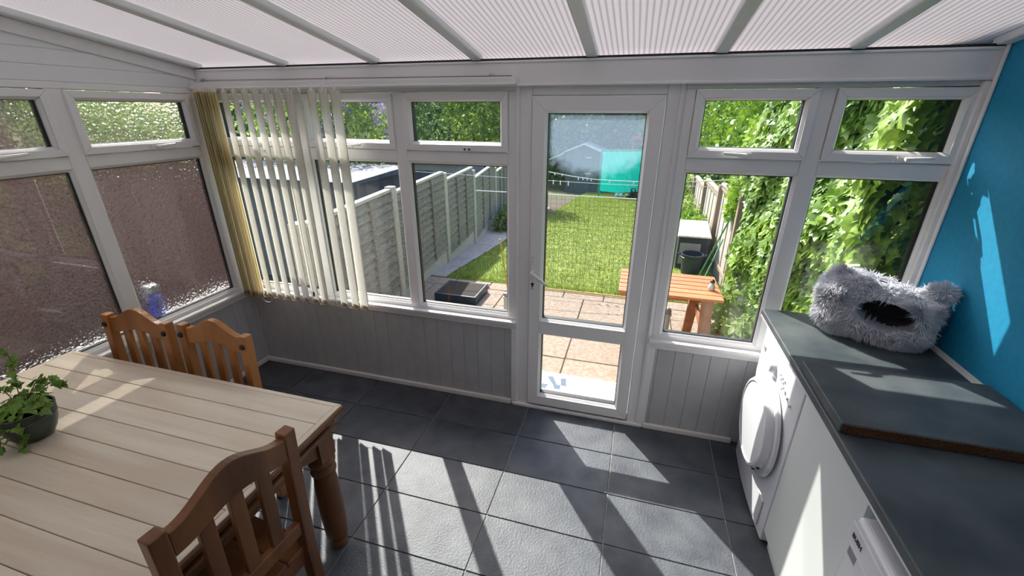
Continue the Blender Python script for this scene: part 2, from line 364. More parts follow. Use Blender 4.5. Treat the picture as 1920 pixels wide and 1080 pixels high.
# ================================================================== ROOM SHELL
floor = MB().box(-.1, W+.1, YB-.1, .1, -.12, -.006).build('floor', M_GROUT)
tag(floor, 'dark slate tiled floor of the conservatory', 'floor', kind='structure')
xj = [-.1]+[1.632+.583*k for k in range(-2, 5)]+[W+.06]
yj = [.02]+[-.311-.299*k for k in range(0, 9)]+[YB]
tiles = {}
for i in range(len(xj)-1):
    for j in range(len(yj)-1):
        x0, x1 = xj[i]+.0028, xj[i+1]-.0028; y1, y0 = yj[j]-.0028, yj[j+1]+.0028
        x0, x1, y0, y1 = max(x0, -.04), min(x1, W), max(y0, YB), min(y1, .02)
        if x1-x0 < .02 or y1-y0 < .02: continue
        key = (round(x1-x0, 3), round(y1-y0, 3)); ctr = Vector(((x0+x1)/2, (y0+y1)/2, 0))
        if key not in tiles:
            tiles[key] = MB().box(x0, x1, y0, y1, -.006, 0).build('floor_tile', M_TILE, floor, loc=ctr, bevel=.0012, seg=1)
        else:
            inst(tiles[key], floor, ctr, name='floor_tile')

# --- walls
FAR = lambda u, v, d: (u, d, v)            # far wall, outward = +y
LEFT = lambda u, v, d: (-d, u, v)          # left wall, outward = -x
def mbox(mb, fn, u0, u1, v0, v1, d0, d1):
    p = [fn(u, v, d) for d in (d0, d1) for u, v in ((u0, v0), (u1, v0), (u1, v1), (u0, v1))]
    return mb.hexa(p)
def ring(mb, fn, u0, u1, v0, v1, w, d0, d1, di=None):
    """mitred rectangular frame; di = depth of the front face at its inner edge"""
    if di is None: di = d0
    O = [(u0, v0), (u1, v0), (u1, v1), (u0, v1)]; I = [(u0+w, v0+w), (u1-w, v0+w), (u1-w, v1-w), (u0+w, v1-w)]
    for k in range(4):
        a, b = O[k], O[(k+1) % 4]; c, d = I[(k+1) % 4], I[k]
        mb.hexa([fn(*a, d0), fn(*b, d0), fn(*c, di), fn(*d, di), fn(*a, d1), fn(*b, d1), fn(*c, d1), fn(*d, d1)])
    return mb

def wall_far_side(name, x0, x1, label, groove0):
    o = MB().box(x0-(.12 if x0 == 0 else 0), x1, .02, .12, -.3, .63).build(name, M_RENDER)
    tag(o, label, 'wall', kind='structure')
    x = groove0
    while x-.098 > x0+.005: x -= .098
    edges = [x0]+[x+.098*k for k in range(0, 40) if x0+.02 < x+.098*k < x1-.02]+[x1]
    for a, b in zip(edges[:-1], edges[1:]):
        MB().box(a, b, .0, .02, .0, .63).build('dado_board', M_DADO, o, loc=((a+b)/2, 0, .3), bevel=.004, seg=1)
    return o
wall_far_side('wall_far', 0.0, 2.115, 'grey grooved dado wall under the far window with the blinds', .081)
wall_far_side('wall_far_right', 2.955, W, 'grey grooved dado wall right of the garden door', 3.1)
wl = MB().box(-.12, -.02, YB, 0.0, -.3, .63).build('wall_left', M_RENDER); tag(wl, 'grey grooved dado and white clad gable of the left wall', 'wall', kind='structure')
y = 0.0
while y > YB+.01:
    MB().box(-.02, 0, max(y-.098, YB), y, 0, .63).build('dado_board', M_DADO, wl, loc=(0, y-.049, .3), bevel=.004, seg=1); y -= .098
# gable cladding boards
zc = 2.03; k = 0
while zc < 2.62:
    z1 = zc+.072
    ya = min(0.0, -(z1-2.150+.02)/SL) if z1 > 2.13 else 0.0
    yb0 = min(0.0, -(zc-2.150+.02)/SL) if zc > 2.13 else 0.0
    if yb0 > YB:
        MB().add([(-.03, YB, zc), (-.03, yb0, zc), (-.03, max(ya, YB), z1), (-.03, YB, z1), (.0, YB, zc), (.0, yb0, zc), (.0, max(ya, YB), z1), (.0, YB, z1)],
                 [(3, 2, 1, 0), (4, 5, 6, 7), (0, 1, 5, 4), (1, 2, 6, 5), (2, 3, 7, 6), (3, 0, 4, 7)]).build('cladding_board', M_CLAD, wl, loc=(0, -1.5, zc), bevel=.004, seg=1)
    zc = z1
# blue party wall
wr = MB().add([(W, YB, -.1), (W, .07, -.1), (W, .07, roof_z(.07)+.1), (W, YB, roof_z(YB)+.1), (W+.15, YB, -.1), (W+.15, .07, -.1), (W+.15, .07, roof_z(.07)+.1), (W+.15, YB, roof_z(YB)+.1)],
              [(3, 2, 1, 0), (4, 5, 6, 7), (0, 1, 5, 4), (1, 2, 6, 5), (2, 3, 7, 6), (3, 0, 4, 7)]).build('wall_right', M_BLUE)
tag(wr, 'bright blue painted wall beside the worktop', 'wall', kind='structure')
wb = MB().box(-.1, W+.1, YB-.2, YB, -.1, 2.8).build('wall_back', M_PLASTER); tag(wb, 'plain cream house wall behind the viewer', 'wall', kind='structure')

# --- roof
ceil = thing('ceiling', (0, 0, 2.15), 'sloping twinwall polycarbonate lean-to roof with white rafters', 'roof', kind='structure')
rx = [.03, .692, 1.300, 1.905, 2.499, 3.080, 3.606, W-.01]
def sloped(mb, x0, x1, za, zb, y0=YB, y1=-.0):   # za below, zb above roof line
    p = []
    for yy in (y1, y0):
        z = roof_z(yy); p += [(x0, yy, z+za), (x1, yy, z+za), (x1, yy, z+zb), (x0, yy, z+zb)]
    return mb.hexa(p)
for i in range(len(rx)-1):
    sloped(MB(), rx[i]-.0 if i else -.1, rx[i+1] if i < len(rx)-2 else W+.1, .022, .032, y1=.17).build('roof_panel', M_POLY, ceil, loc=((rx[i]+rx[i+1])/2, -1.4, 2.4))
for i, x in enumerate(rx):
    wd = .028 if 0 < i < len(rx)-1 else .035
    r = sloped(MB(), x-wd, x+wd, -.012, .021, y1=-.005)
    r.build('rafter', M_RAFTER, ceil, loc=(x, -1.4, 2.4), bevel=.008)
sloped(MB(), 0.0, .012, -.075, -.012, y1=-.03).build('gable_trim', M_TRIM, ceil, bevel=.004)
MB().box(-.1, W, -.033, -.027, 2.139, 2.149).build('roof_gasket', M_GASKET, ceil)
t = MB().box(0, W, -.030, .10, 2.026, 2.139).box(0, W, -.036, -.03, 2.128, 2.139).box(0, W, -.038, -.03, 2.020, 2.032).build('trim_1', M_UPVC, bevel=.003)
tag(t, 'broad white eaves beam above the windows and door', 'beam', kind='structure')
g = MB()
g.prism([(.085, 2.15), (.085, 2.10), (.105, 2.055), (.15, 2.05), (.175, 2.09), (.175, 2.13), (.168, 2.13), (.168, 2.092), (.147, 2.058), (.108, 2.062), (.092, 2.10), (.092, 2.15)], lambda u, v, d: (d, u, v), -.1, W+.1)
tag(g.build('eaves_gutter', M_UPVC), 'white gutter along the outside of the eaves beam', 'gutter')

# --- skirting and trims
def skirt(name, mb, label):
    tag(mb.build(name, M_SKIRT, bevel=.006), label, 'skirting', kind='structure')
skirt('baseboard_far', MB().box(.0, 2.085, -.02, 0, 0, .038), 'white skirting under the blinds window wall')
skirt('baseboard_right', MB().box(2.975, 3.50, -.02, 0, 0, .036), 'short white skirting right of the garden door')
skirt('baseboard_left', MB().box(0, .02, YB, -.02, 0, .038), 'white skirting along the left wall')
def sill(name, fn, u0, u1, label, ends=()):
    mb = MB()
    mbox(mb, fn, u0, u1, .637, .655, -.045, .0); mbox(mb, fn, u0, u1, .612, .637, -.026, .0); mbox(mb, fn, u0, u1, .588, .612, -.012, .0)
    for a, b in ends: mbox(mb, fn, a, b, .0, .588, -.014, .0)
    tag(mb.build(name, M_TRIM, bevel=.004), label, 'trim', kind='structure')
sill('trim_2', FAR, 0, 2.125, 'white stepped sill under the blinds window', [(2.088, 2.125)])
sill('trim_3', FAR, 2.94, W, 'white stepped sill and edging right of the door', [(2.94, 2.985)])
sill('trim_4', LEFT, YB, 0, 'white stepped sill under the obscured left windows')
tag(MB().box(W-.03, W, -.03, .0, .935, 2.02).box(W-.012, W, -.05, -.03, .935, 2.15).build('trim_5', M_TRIM, bevel=.006), 'white corner bead between right window and blue wall', 'trim', kind='structure')
tag(MB().prism([(W, .935), (W-.016, .935), (W, .951)], lambda u, v, d: (u, d, v), -.02, -2.6).build('trim_6', M_SEAL), 'pale sealant strip where the worktop meets the blue wall', 'trim', kind='structure')

# --- windows
ZL0, ZL1, ZS0, ZS1, ZT, ZB = .690, 1.622, 1.689, 1.995, 2.03, .60
def handle(fn, u, v, parent, flip=1):
    h = MB(); mbox(h, fn, u-.028, u+.028, v-.011, v+.011, -.03, -.018)
    pts = [Vector(fn(u, v, -.03)), Vector(fn(u, v, -.045)), Vector(fn(u+flip*.03, v+.004, -.05)), Vector(fn(u+flip*.10, v+.009, -.046))]
    h.tube(pts, [.009, .010, .009, .006], 8)
    return h.build('handle', M_HANDLE, parent, smooth='auto')
def make_window(name, fn, lights, u0, u1, glassm, label, handles, z0=ZB):
    """lights: list of (lower a,b, sash a,b)"""
    w = thing(name, fn((u0+u1)/2, z0, 0), label, 'window', kind='structure')
    fr = MB(); D0, D1 = 0.0, .068
    mbox(fr, fn, u0, u1, z0, ZL0-.012, D0, D1); mbox(fr, fn, u0, u1, ZS1+.004, ZT, D0, D1); 
    es = [u0]
    for l in lights: es += [l[0], l[1]]
    es.append(u1)
    for a, b in zip(es[0::2], es[1::2]):
        mbox(fr, fn, a, b, ZL0-.012, ZS1+.004, D0+.0003, D1)
    fr.build('frame', M_UPVC, w, bevel=.004)
    for i, (a, b, s0, s1) in enumerate(lights):
        tr = MB(); mbox(tr, fn, a, b, ZL1, ZS0-.004, D0+.0005, D1); tr.build('transom', M_UPVC, w, bevel=.005)
        bd = MB(); ring(bd, fn, a, b, ZL0-.012, ZL1+.0, .012, .0035, .03, .016); bd.build('glazing_bead', M_UPVC, w)
        gk = MB(); ring(gk, fn, a+.008, b-.008, ZL0-.004, ZL1-.008, .009, .024, .05); gk.build('gasket', M_GASKET, w)
        p = MB(); mbox(p, fn, a+.01, b-.01, ZL0-.002, ZL1-.01, .028, .046); p.build('pane', glassm, w)
        sa = MB(); ring(sa, fn, s0, s1, ZS0, ZS1, .035, -.016, .056, -.016); ring(sa, fn, s0+.035, s1-.035, ZS0+.035, ZS1-.035, .012, -.012, .05, .004)
        so_ = sa.build('sash', M_UPVC, w, bevel=.003)
        gk = MB(); ring(gk, fn, s0+.045, s1-.045, ZS0+.043, ZS1-.043, .006, .012, .046); gk.build('gasket', M_GASKET, so_)
        p = MB(); mbox(p, fn, s0+.046, s1-.046, ZS0+.044, ZS1-.044, .022, .040); p.build('pane', glassm, so_)
        h = handles[i]
        if h == 'base':
            mb = MB(); uu = (s0+s1)/2+.075; mbox(mb, fn, uu-.03, uu+.03, ZS0+.0, ZS0+.022, -.022, -.014)
            hb = mb.build('handle_base', M_HANDLE, so_, bevel=.004)
            for q in (-.012, .014):
                hole = MB(); c = fn(uu+q, ZS0+.011, -.0235); hole.lathe([(.006, 0), (.006, .003)], c, 10, axis='y' if fn is FAR else 'x'); hole.build('screw_hole', M_DARKHOLE, hb)
        elif h:
            handle(fn, (s0+s1)/2+h[0], ZS0+.016, so_, h[1])
    return w
make_window('window_2', FAR, [(.060, .680, .060, .682), (.749, 1.374, .749, 1.374), (1.441, 2.068, 1.442, 2.068)], 0.0, 2.125, M_GLASS,
            'white three-light window behind the vertical blinds', [(0, 1), (0, 1), 'base'])
make_window('window_3', FAR, [(3.000, 3.508, 3.001, 3.515), (3.582, 4.090, 3.584, 4.094)], 2.955, W, M_GLASS,
            'white two-light window above the worktop looking onto ivy', [(-.0, -1), (.06, 1)])
def ll(k): return (-.762-.724*k, -.112-.724*k, -.766-.724*k, -.110-.724*k)
make_window('window_1', LEFT, [ll(3), ll(2), ll(1), ll(0)], YB, 0.0, M_OBSC, 'white left window with obscured textured glass', [(0, 1), (0, 1), (.05, 1), (.03, 1)])

tag(MB().box(-.07, .012, -.012, .07, .60, 2.03).box(-.07, .0, .0, .02, 0, .6).build('trim_7', M_UPVC, bevel=.003), 'white corner post between left and far windows', 'post', kind='structure')
# --- door
door = thing('door_1', (2.536, 0, 0), 'white half-glazed garden door with lever handle', 'door', kind='structure')
fr = MB().box(2.125, 2.201, 0, .07, .0, ZT).box(2.871, 2.955, 0, .07, .0, ZT).box(2.201, 2.871, 0, .07, 1.976, ZT)
fr.box(2.115, 2.135, -.012, 0, 0, ZT).box(2.93, 2.945, -.012, 0, 0, ZT)
fr.build('door_frame', M_UPVC, door, bevel=.005)
MB().box(2.10, 2.965, -.022, .09, 0, .022).build('threshold', M_TRIM, door, bevel=.005)
MB().box(2.20, 2.872, .0, .06, .022, .034).build('weather_seal', M_GASKET, door)
lf = MB(); ring(lf, FAR, 2.204, 2.868, .036, 1.973, .070, -.014, .060)
lf.box(2.274, 2.798, -.014, .060, .585, .675)
leaf = lf.build('door_leaf', M_UPVC, door, bevel=.003)
bd = MB(); ring(bd, FAR, 2.274, 2.798, .675, 1.903, .012, -.008, .05, .008); ring(bd, FAR, 2.274, 2.798, .106, .585, .012, -.008, .05, .008); bd.build('glazing_bead', M_UPVC, leaf)
gk = MB(); ring(gk, FAR, 2.284, 2.788, .685, 1.893, .006, .014, .05); ring(gk, FAR, 2.284, 2.788, .116, .575, .006, .014, .05); gk.build('gasket', M_GASKET, leaf)
MB().box(2.286, 2.786, .026, .044, .687, 1.891).build('pane', M_MIST, leaf, loc=(0, 0, 0))
MB().box(2.286, 2.786, .026, .044, .118, .573).build('pane', M_GLASS, leaf)
hp = MB().box(2.213, 2.239, -.022, -.014, .885, 1.105).build('handle_plate', M_HANDLE, leaf, bevel=.006)
MB().tube([(2.226, -.022, 1.005), (2.226, -.055, 1.005), (2.238, -.062, 1.0), (2.30, -.06, .955), (2.325, -.058, .94)], [.011, .011, .011, .0095, .008], 10).build('lever', M_HANDLE, hp, smooth='auto')
MB().lathe([(.009, 0), (.009, .004)], (2.226, -.026, .925), 14, axis='y').box(2.222, 2.230, -.026, -.022, .905, .925).build('keyhole', M_DARKHOLE, hp)
for zz in (.895, 1.095): MB().lathe([(.004, 0), (.004, .003)], (2.226, -.0245, zz), 8, axis='y').build('screw', M_CHROME, hp)

# ================================================================== DINING FURNITURE
TB = thing('dining_table', (.88, -1.64, 0), 'long limewashed plank dining table with brown turned legs', 'table')
ys = [-1.185, -1.297, -1.400, -1.503, -1.604, -1.708, -1.810, -1.910, -2.012, -2.10]
for a, b in zip(ys[:-1], ys[1:]):
    MB().box(.09, 1.652, b+.0012, a-.0012, .735, .76).build('plank', M_TOP, TB, loc=(.87, (a+b)/2, .75), bevel=.0015, seg=1)
ed = MB(); TOPF = lambda u, v, d: (u, v, d)
ring(ed, TOPF, .062, 1.680, -2.128, -1.157, .028, .728, .752, .728)
ed.build('edge_moulding', M_TEDGE, TB, bevel=.006)
ed = MB(); ring(ed, TOPF, .068, 1.674, -2.122, -1.163, .022, .752, .7595, .752); ed.build('top_border', M_TOP, TB, bevel=.003)
bn = MB(); ring(bn, TOPF, .115, 1.632, -2.075, -1.21, .03, .692, .728); bn.build('black_band', M_TDARK, TB)
lg = MB(); ring(lg, TOPF, .085, 1.662, -2.105, -1.18, .07, .668, .692); lg.build('ledge_moulding', M_TEDGE, TB, bevel=.008)
ap = MB()
def apron(p0, p1, th):   # scalloped board between two points, z .56-.668
    p0 = Vector(p0); p1 = Vector(p1); L = (p1-p0).length; t = (p1-p0).normalized(); nrm = Vector((-t.y, t.x, 0))
    n = 24; pts = [(0, .668)]
    low = []
    for i in range(n+1):
        u = i/n; s = min(u, 1-u)*L
        low.append((u*L, .565+.045*(1-math.cos(min(s/.16, 1)*PI))/2))
    pts = low+[(L, .668), (0, .668)]
    ap.prism(pts, lambda u, v, d: tuple(p0+t*u+nrm*d+Vector((0, 0, v))), -th/2, th/2)
for a, b in (((.17, -1.225, 0), (1.57, -1.225, 0)), ((.17, -2.06, 0), (1.57, -2.06, 0)), ((.14, -2.04, 0), (.14, -1.26, 0)), ((1.61, -2.04, 0), (1.61, -1.26, 0))): apron(a, b, .024)
ap.build('apron', M_TEDGE, TB)
prof = [(.034, 0), (.040, .012), (.044, .03), (.040, .05), (.046, .06), (.050, .12), (.053, .25), (.052, .36), (.046, .425), (.040, .44), (.052, .452), (.054, .463), (.044, .478), (.040, .486), (.052, .497), (.056, .51), (.048, .525), (.040, .535)]
lgm = MB().lathe(prof, (0, 0, 0), 24).hexa([(-.043, -.043, .53), (.043, -.043, .53), (.043, .043, .53), (-.043, .043, .53), (-.043, -.043, .668), (.043, -.043, .668), (.043, .043, .668), (-.043, .043, .668)])
leg0 = None
for px, py in ((1.590, -1.245), (.155, -1.245), (1.590, -2.04), (.155, -2.04)):
    if leg0 is None:
        leg0 = MB(); leg0.v = [(a+px, b+py, c_) for a, b, c_ in lgm.v]; leg0.f = lgm.f
        leg0 = leg0.build('leg', M_TEDGE, TB, loc=(px, py, 0), smooth='auto')
    else: inst(leg0, TB, (px, py, 0))

def make_chair(mw, label):
    ch = thing('dining_chair', (0, 0, 0), label, 'chair', 'rustic dining chairs round the table')
    def post(sx):
        b = MB(); x = sx*.192
        b.hexa([(x-.021, .17, 0), (x+.021, .17, 0), (x+.021, .215, 0), (x-.021, .215, 0), (x-.021, .165, .46), (x+.021, .165, .46), (x+.021, .21, .46), (x-.021, .21, .46)])
        b.hexa([(x-.021, .165, .46), (x+.021, .165, .46), (x+.021, .21, .46), (x-.021, .21, .46), (x-.021, .195, .955), (x+.021, .195, .955), (x+.021, .236, .955), (x-.021, .236, .955)])
        return b.build('back_post', mw, ch, bevel=.004)
    posts = [post(-1), post(1)]
    top = []
    n = 20
    up = [(-.171+.342*i/n, .940+.062*(.5+.5*math.cos(PI*min(1, abs(-1+2*i/n)*1.05)))) for i in range(n+1)]
    lo = [(.171-.342*i/n, .862+.030*(.5+.5*math.cos(PI*min(1, abs(-1+2*i/n)*1.05)))) for i in range(n+1)]
    lean = lambda z: .030*(z-.46)/.495
    fnb = lambda u, v, d: (u, .175+lean(v)+d, v)
    MB().prism(lo[::-1][::1] and (lo[::-1]+up[::-1]), fnb, 0, .030).build('top_rail', mw, ch, bevel=.003)
    MB().prism([(-.171, .53), (.171, .53), (.171, .585), (-.171, .585)], fnb, .002, .027).build('lower_rail', mw, ch, bevel=.003)
    for x in (-.088, 0, .088):
        MB().prism([(x-.021, .575), (x+.021, .575), (x+.021, .895), (x-.021, .895)], fnb, .006, .024).build('back_slat', mw, ch, bevel=.002, seg=1)
    for sx, po in zip((-1, 1), posts):
        MB().lathe([(.001, -.010), (.008, -.009), (.013, -.004), (.014, .0)], (sx*.192, .189, .905), 14, axis='y').build('bolt_head', M_BOLT, po, smooth=True)
    for i in range(4):
        x0 = -.205+.1025*i
        MB().box(x0+.001, x0+.1015, -.20, .19, .435, .460).build('seat_board', mw, ch, bevel=.004)
    ch_ap = MB().box(-.19, .19, -.185, -.160, .375, .435).box(-.19, .19, .165, .185, .375, .435).box(-.195, -.172, -.17, .17, .375, .435).box(.172, .195, -.17, .17, .375, .435)
    ch_ap.build('seat_rail', mw, ch, bevel=.003)
    for sx in (-1, 1):
        MB().box(sx*.188-.021, sx*.188+.021, -.20, -.158, 0, .435).build('front_leg', mw, ch, bevel=.004)
        MB().box(sx*.190-.012, sx*.190+.012, -.16, .175, .17, .205).build('stretcher', mw, ch, bevel=.003)
        MB().tube([(sx*.211, -.08, .40), (sx*.228, -.08, .40), (sx*.24, -.08, .40)], [.008, .006, .009], 8).build('peg', mw, ch)
    MB().box(-.17, .17, -.012, .012, .175, .20).build('stretcher', mw, ch, bevel=.003)
    return ch
c1 = make_chair(M_CHAIR, 'orange pine dining chair beside the obscured left window'); c1.location = (.462, -1.285, 0); c1.rotation_euler.z = math.radians(1)
c2 = copy_tree(c1); c2['label'] = 'orange pine dining chair on the far side, nearer the garden door'; c2.location = (.925, -1.275, 0); c2.rotation_euler.z = math.radians(-2)
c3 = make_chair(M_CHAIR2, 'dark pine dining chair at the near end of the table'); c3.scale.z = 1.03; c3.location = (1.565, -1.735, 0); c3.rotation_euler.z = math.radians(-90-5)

# --- ivy leaf shape (shared)
def ivy_outline(n=1):
    a = [(0, -.5), (.16, -.42), (.30, -.50), (.34, -.26), (.55, -.12), (.30, .02), (.20, .20), (.0, .62), (-.20, .20), (-.30, .02), (-.55, -.12), (-.34, -.26), (-.30, -.50), (-.16, -.42)]
    return np.array([(x, y, -.10*abs(x)-.05*y*y) for x, y in a]+[(0, -.12, .03)])
LEAFV = ivy_outline(); LEAFF = np.array([(14, i, (i+1) % 14) for i in range(14)])
def leaf_mesh(name, m):
    me = bpy.data.meshes.new(name); me.from_pydata([tuple(v) for v in LEAFV], [], [tuple(int(q) for q in f) for f in LEAFF]); me.materials.append(m)
    me.polygons.foreach_set('use_smooth', [True]*len(me.polygons)); return me
def basis(nrm, down):
    nrm = Vector(nrm).normalized(); d = Vector(down); d = (d-nrm*d.dot(nrm)).normalized(); x = d.cross(nrm).normalized()
    return Matrix((x, d, nrm)).transposed()

# --- potted ivy on the table
PC = Vector((.682, -1.645, .76))
pi_ = thing('potted_ivy', PC, 'trailing green ivy in a ridged dark pot on the table', 'plant')
prof = [(.040, 0), (.052, .006), (.066, .03), (.076, .06), (.081, .085), (.0825, .092), (.080, .095), (.083, .10), (.080, .104), (.084, .109), (.081, .113), (.085, .118), (.086, .126), (.080, .126), (.078, .108)]
MB().lathe(prof, PC, 32).build('pot', M_POT, pi_, smooth='auto')
MB().lathe([(.002, .105), (.079, .108)], PC, 24).build('soil', M_SOIL, pi_)
LM = leaf_mesh('leaf', M_IVYL)
def pl(name, loc, nrm, down, sz, parent):
    o = bpy.data.objects.new(name, LM if parent is pi_ else IVM); C.objects.link(o); o.parent = parent
    o.matrix_local = Matrix.Translation(Vector(loc)-org(parent)) @ basis(nrm, down).to_4x4() @ Matrix.Diagonal((sz, sz, sz, 1)); return o
R = random.Random(3)
rt = Vector((.93, .28, 0)).normalized()   # roughly the viewer's right
vines = [[(0, 0, .11), (-.02, .02, .20), (-.03, .04, .27), (-.05, .05, .33)],
         [(0, 0, .11), (.03, .03, .19), (.05, .05, .23), (.07, .05, .22)],
         [(0, 0, .11), (-.05, .0, .19), (-.09, .0, .20), (-.14, -.01, .16)],
         [(0, 0, .11), (.06, .02, .17), (.10, .02, .15), (.125, .0, .13)],
         [(0, 0, .11), (-.06, -.03, .14), (-.12, -.03, .12), (-.16, -.03, .07)],
         [(0, 0, .11), (.05, -.05, .12), (.08, -.06, .06), (.07, -.07, .02)],
         [(0, 0, .11), (.02, -.08, .12), (.03, -.10, .07), (.03, -.105, .035)],
         [(0, 0, .11), (-.01, .06, .16), (.01, .10, .18), (.03, .13, .15)]]
for vn in vines:
    pts = []
    P = [Vector((p[0]*1.0, p[1], p[2])) for p in vn]
    for i in range(10):
        u = i/9*3; k = min(int(u), 2); f = u-k; pts.append(PC+P[k].lerp(P[k+1], f))
    MB().tube(pts, .0016, 5).build('stem', M_STEM, pi_)
    for i in range(2, 10):
        for q in range(2):
            p = pts[i]+Vector((R.uniform(-.012, .012), R.uniform(-.012, .012), R.uniform(-.006, .012)))
            pl('leaf', p, (R.uniform(-.6, .7), R.uniform(-1, .1), R.uniform(.2, 1)), (R.uniform(-1, 1), R.uniform(-.5, .3), -.6), R.uniform(.022, .040), pi_)
for i in range(60):
    a = R.uniform(0, 2*PI); rr = R.uniform(.01, .09)
    pl('leaf', PC+Vector((rr*math.cos(a), rr*math.sin(a), .125+.035*(1-rr/.09)+R.uniform(-.01, .02))), (math.cos(a)*.7, math.sin(a)*.7-.2, 1), (math.cos(a), math.sin(a), -.4), R.uniform(.03, .05), pi_)

# ================================================================== VERTICAL BLIND
vb = thing('vertical_blind', (1.06, -.06, 2.04), 'cream vertical blind pulled across the left of the far window', 'blind')
MB().box(.0, 2.128, -.085, -.045, 2.030, 2.060).box(.0, 2.128, -.088, -.082, 2.024, 2.034).build('head_rail', M_UPVC, vb, bevel=.003)
def slat_mb(x, ang, w=.091, z0=.645, z1=2.015, yc=-.065, wob=0.0):
    mb = MB(); n = 7; cs, sn = math.cos(ang), math.sin(ang); th = .0007
    vs_ = []
    rows = 9
    for j in range(rows):
        z = z0+(z1-z0)*j/(rows-1)
        for i in range(n):
            s = (i/(n-1)-.5)*w; bow = .006*(1-(2*i/(n-1)-1)**2)
            tw = wob*(1-j/(rows-1))
            for sg in (-1, 1):
                vs_.append((x+s*cs-(bow+sg*th)*sn+tw, yc+s*sn+(bow+sg*th)*cs, z))
    fs = []
    I = lambda j, i, k: (j*n+i)*2+k
    for j in range(rows-1):
        for i in range(n-1):
            fs.append((I(j, i, 0), I(j, i+1, 0), I(j+1, i+1, 0), I(j+1, i, 0))); fs.append((I(j, i, 1), I(j+1, i, 1), I(j+1, i+1, 1), I(j, i+1, 1)))
        fs.append((I(j, 0, 0), I(j+1, 0, 0), I(j+1, 0, 1), I(j, 0, 1))); fs.append((I(j, n-1, 0), I(j, n-1, 1), I(j+1, n-1, 1), I(j+1, n-1, 0)))
    return mb.add(vs_, fs)
def add_slat(x, deg, m, wob=0, yc=-.105):
    a = math.radians(deg); s = slat_mb(x, a, wob=wob, yc=yc).build('slat', m, vb, loc=(x, yc, 1.3), smooth=True)
    cs, sn = math.cos(a), math.sin(a); bx = x+wob
    wt = MB().bar((bx-.040*cs, yc-.040*sn+.006*cs, .650), (bx+.040*cs, yc+.040*sn+.006*cs, .650), .0025, .030); wt.build('bottom_weight', M_WEIGHT, s)
    MB().box(x-.006, x+.006, -.1075, -.1025, 2.005, 2.032).build('hanger', M_HANDLE, s)
for i in range(11):
    add_slat(.062+i*.0165, 129+R.uniform(-5, 5), M_BLINDY, R.uniform(-.003, .003))
degs = [-19, -21, -20, -19, -20, -18, -17, -44, -20, -19, -16]
for i in range(11):
    add_slat(.286+i*.0792, degs[i]-2, M_BLIND, R.uniform(-.006, .006))
ch = MB().tube([(.20+.9*i/24, -.105, .645-.006*abs(math.sin(i*PI/2.2))-.004) for i in range(25)], .0016, 5); ch.build('bead_chain', M_CORD, vb)
MB().tube([(.255+.04*math.cos(a)*1.1, -.11, .632-.035*math.sin(a)) for a in [PI*k/10 for k in range(11)]], .0015, 5).build('chain_loop', M_CORD, vb)
MB().tube([(.855, -.10, .64), (.856, -.10, .56)], .001, 5).build('loose_thread', M_CORD, vb)
MB().tube([(.64, -.10, 2.02), (.66, -.10, 1.4), (.665, -.10, .72)], .0022, 6).build('wand', M_CORD, vb)
MB().tube([(.668, -.10, .72), (.668, -.10, .69)], .006, 8).build('wand_weight', M_BLACKP, vb)
cw = thing('curtain_wire', (1.1, -.04, 2.072), 'thin brown curtain wire stretched on hooks above the blind', 'wire')
MB().tube([(.06, -.045, 2.075), (.98, -.045, 2.0725), (2.10, -.045, 2.068)], .0022, 6).build('wire', mat('copper_wire', rgb(120, 96, 84), .4), cw)
for x in (.06, .98, 1.98): MB().tube([(x, -.03, 2.073), (x, -.048, 2.073), (x+.012, -.05, 2.08), (x+.03, -.046, 2.082)], .0035, 6).build('hook', M_CHROME, cw)

# ================================================================== WORKTOP SIDE
XF = 3.483
wt = thing('worktop', (3.8, -1.2, .9), 'long dark slate-effect worktop along the blue wall', 'worktop')
MB().box(XF, W-.002, -2.62, -.046, .897, .935).build('worktop_slab', M_WORK, wt, bevel=.006, seg=3)
MB().box(XF-.0015, XF+.002, -2.6, -.055, .900, .906).build('edge_line', M_APPL2, wt)
lo_ = thing('worktop_offcut', (3.8, -.85, .935), 'loose offcut of dark worktop with raw chipboard edge lying on the worktop', 'board')
MB().box(3.490, W-.012, -1.035, -.640, .9356, .9730).build('board_top', M_WORK, lo_, bevel=.005)
MB().box(3.500, W-.012, -1.0375, -1.034, .938, .9705).build('raw_edge', M_CHIP, lo_)

# tumble dryer
dr = thing('tumble_dryer', (3.78, -.40, 0), 'white tumble dryer with round door under the worktop end', 'dryer')
bodym = MB()
nn = 10; prof_d = []
for i in range(nn+1):
    s = i/nn; yy = -.095-.605*s; prof_d.append((3.512-.014*math.sin(PI*s), yy))
pl_ = prof_d+[(4.08, -.70), (4.08, -.095)]
bodym.prism(pl_, lambda u, v, d: (u, v, d), .02, .866)
MBody = bodym.build('body', M_APPL, dr, bevel=.006)
MB().box(3.56, 4.05, -.67, -.12, 0, .02).build('plinth', M_BLACKP, dr)
DC = (3.497, -.405, .475)
MB().lathe([(.255, .0), (.250, -.012), (.235, -.016)], DC, 48, axis='x').build('door_surround', M_APPL2, dr, smooth='auto')
dd = MB().lathe([(.222, -.014), (.222, -.036), (.212, -.050), (.200, -.053), (.197, -.049), (.10, -.052), (.001, -.053)], DC, 48, axis='x').build('door', M_APPL, dr, smooth='auto')
for a in (-.62, -.95):
    yy, zz = DC[1]-.2225*math.cos(a), DC[2]+.2225*math.sin(a)
    MB().box(3.458, 3.47, yy-.006, yy+.012, zz-.005, zz+.005).build('door_catch', M_BLACKP, dd)
MB().lathe([(.030, .0), (.028, -.022), (.022, -.028), (.001, -.029)], (3.498, -.375, .776), 24, axis='x').build('dial', M_APPL, dr, smooth='auto')
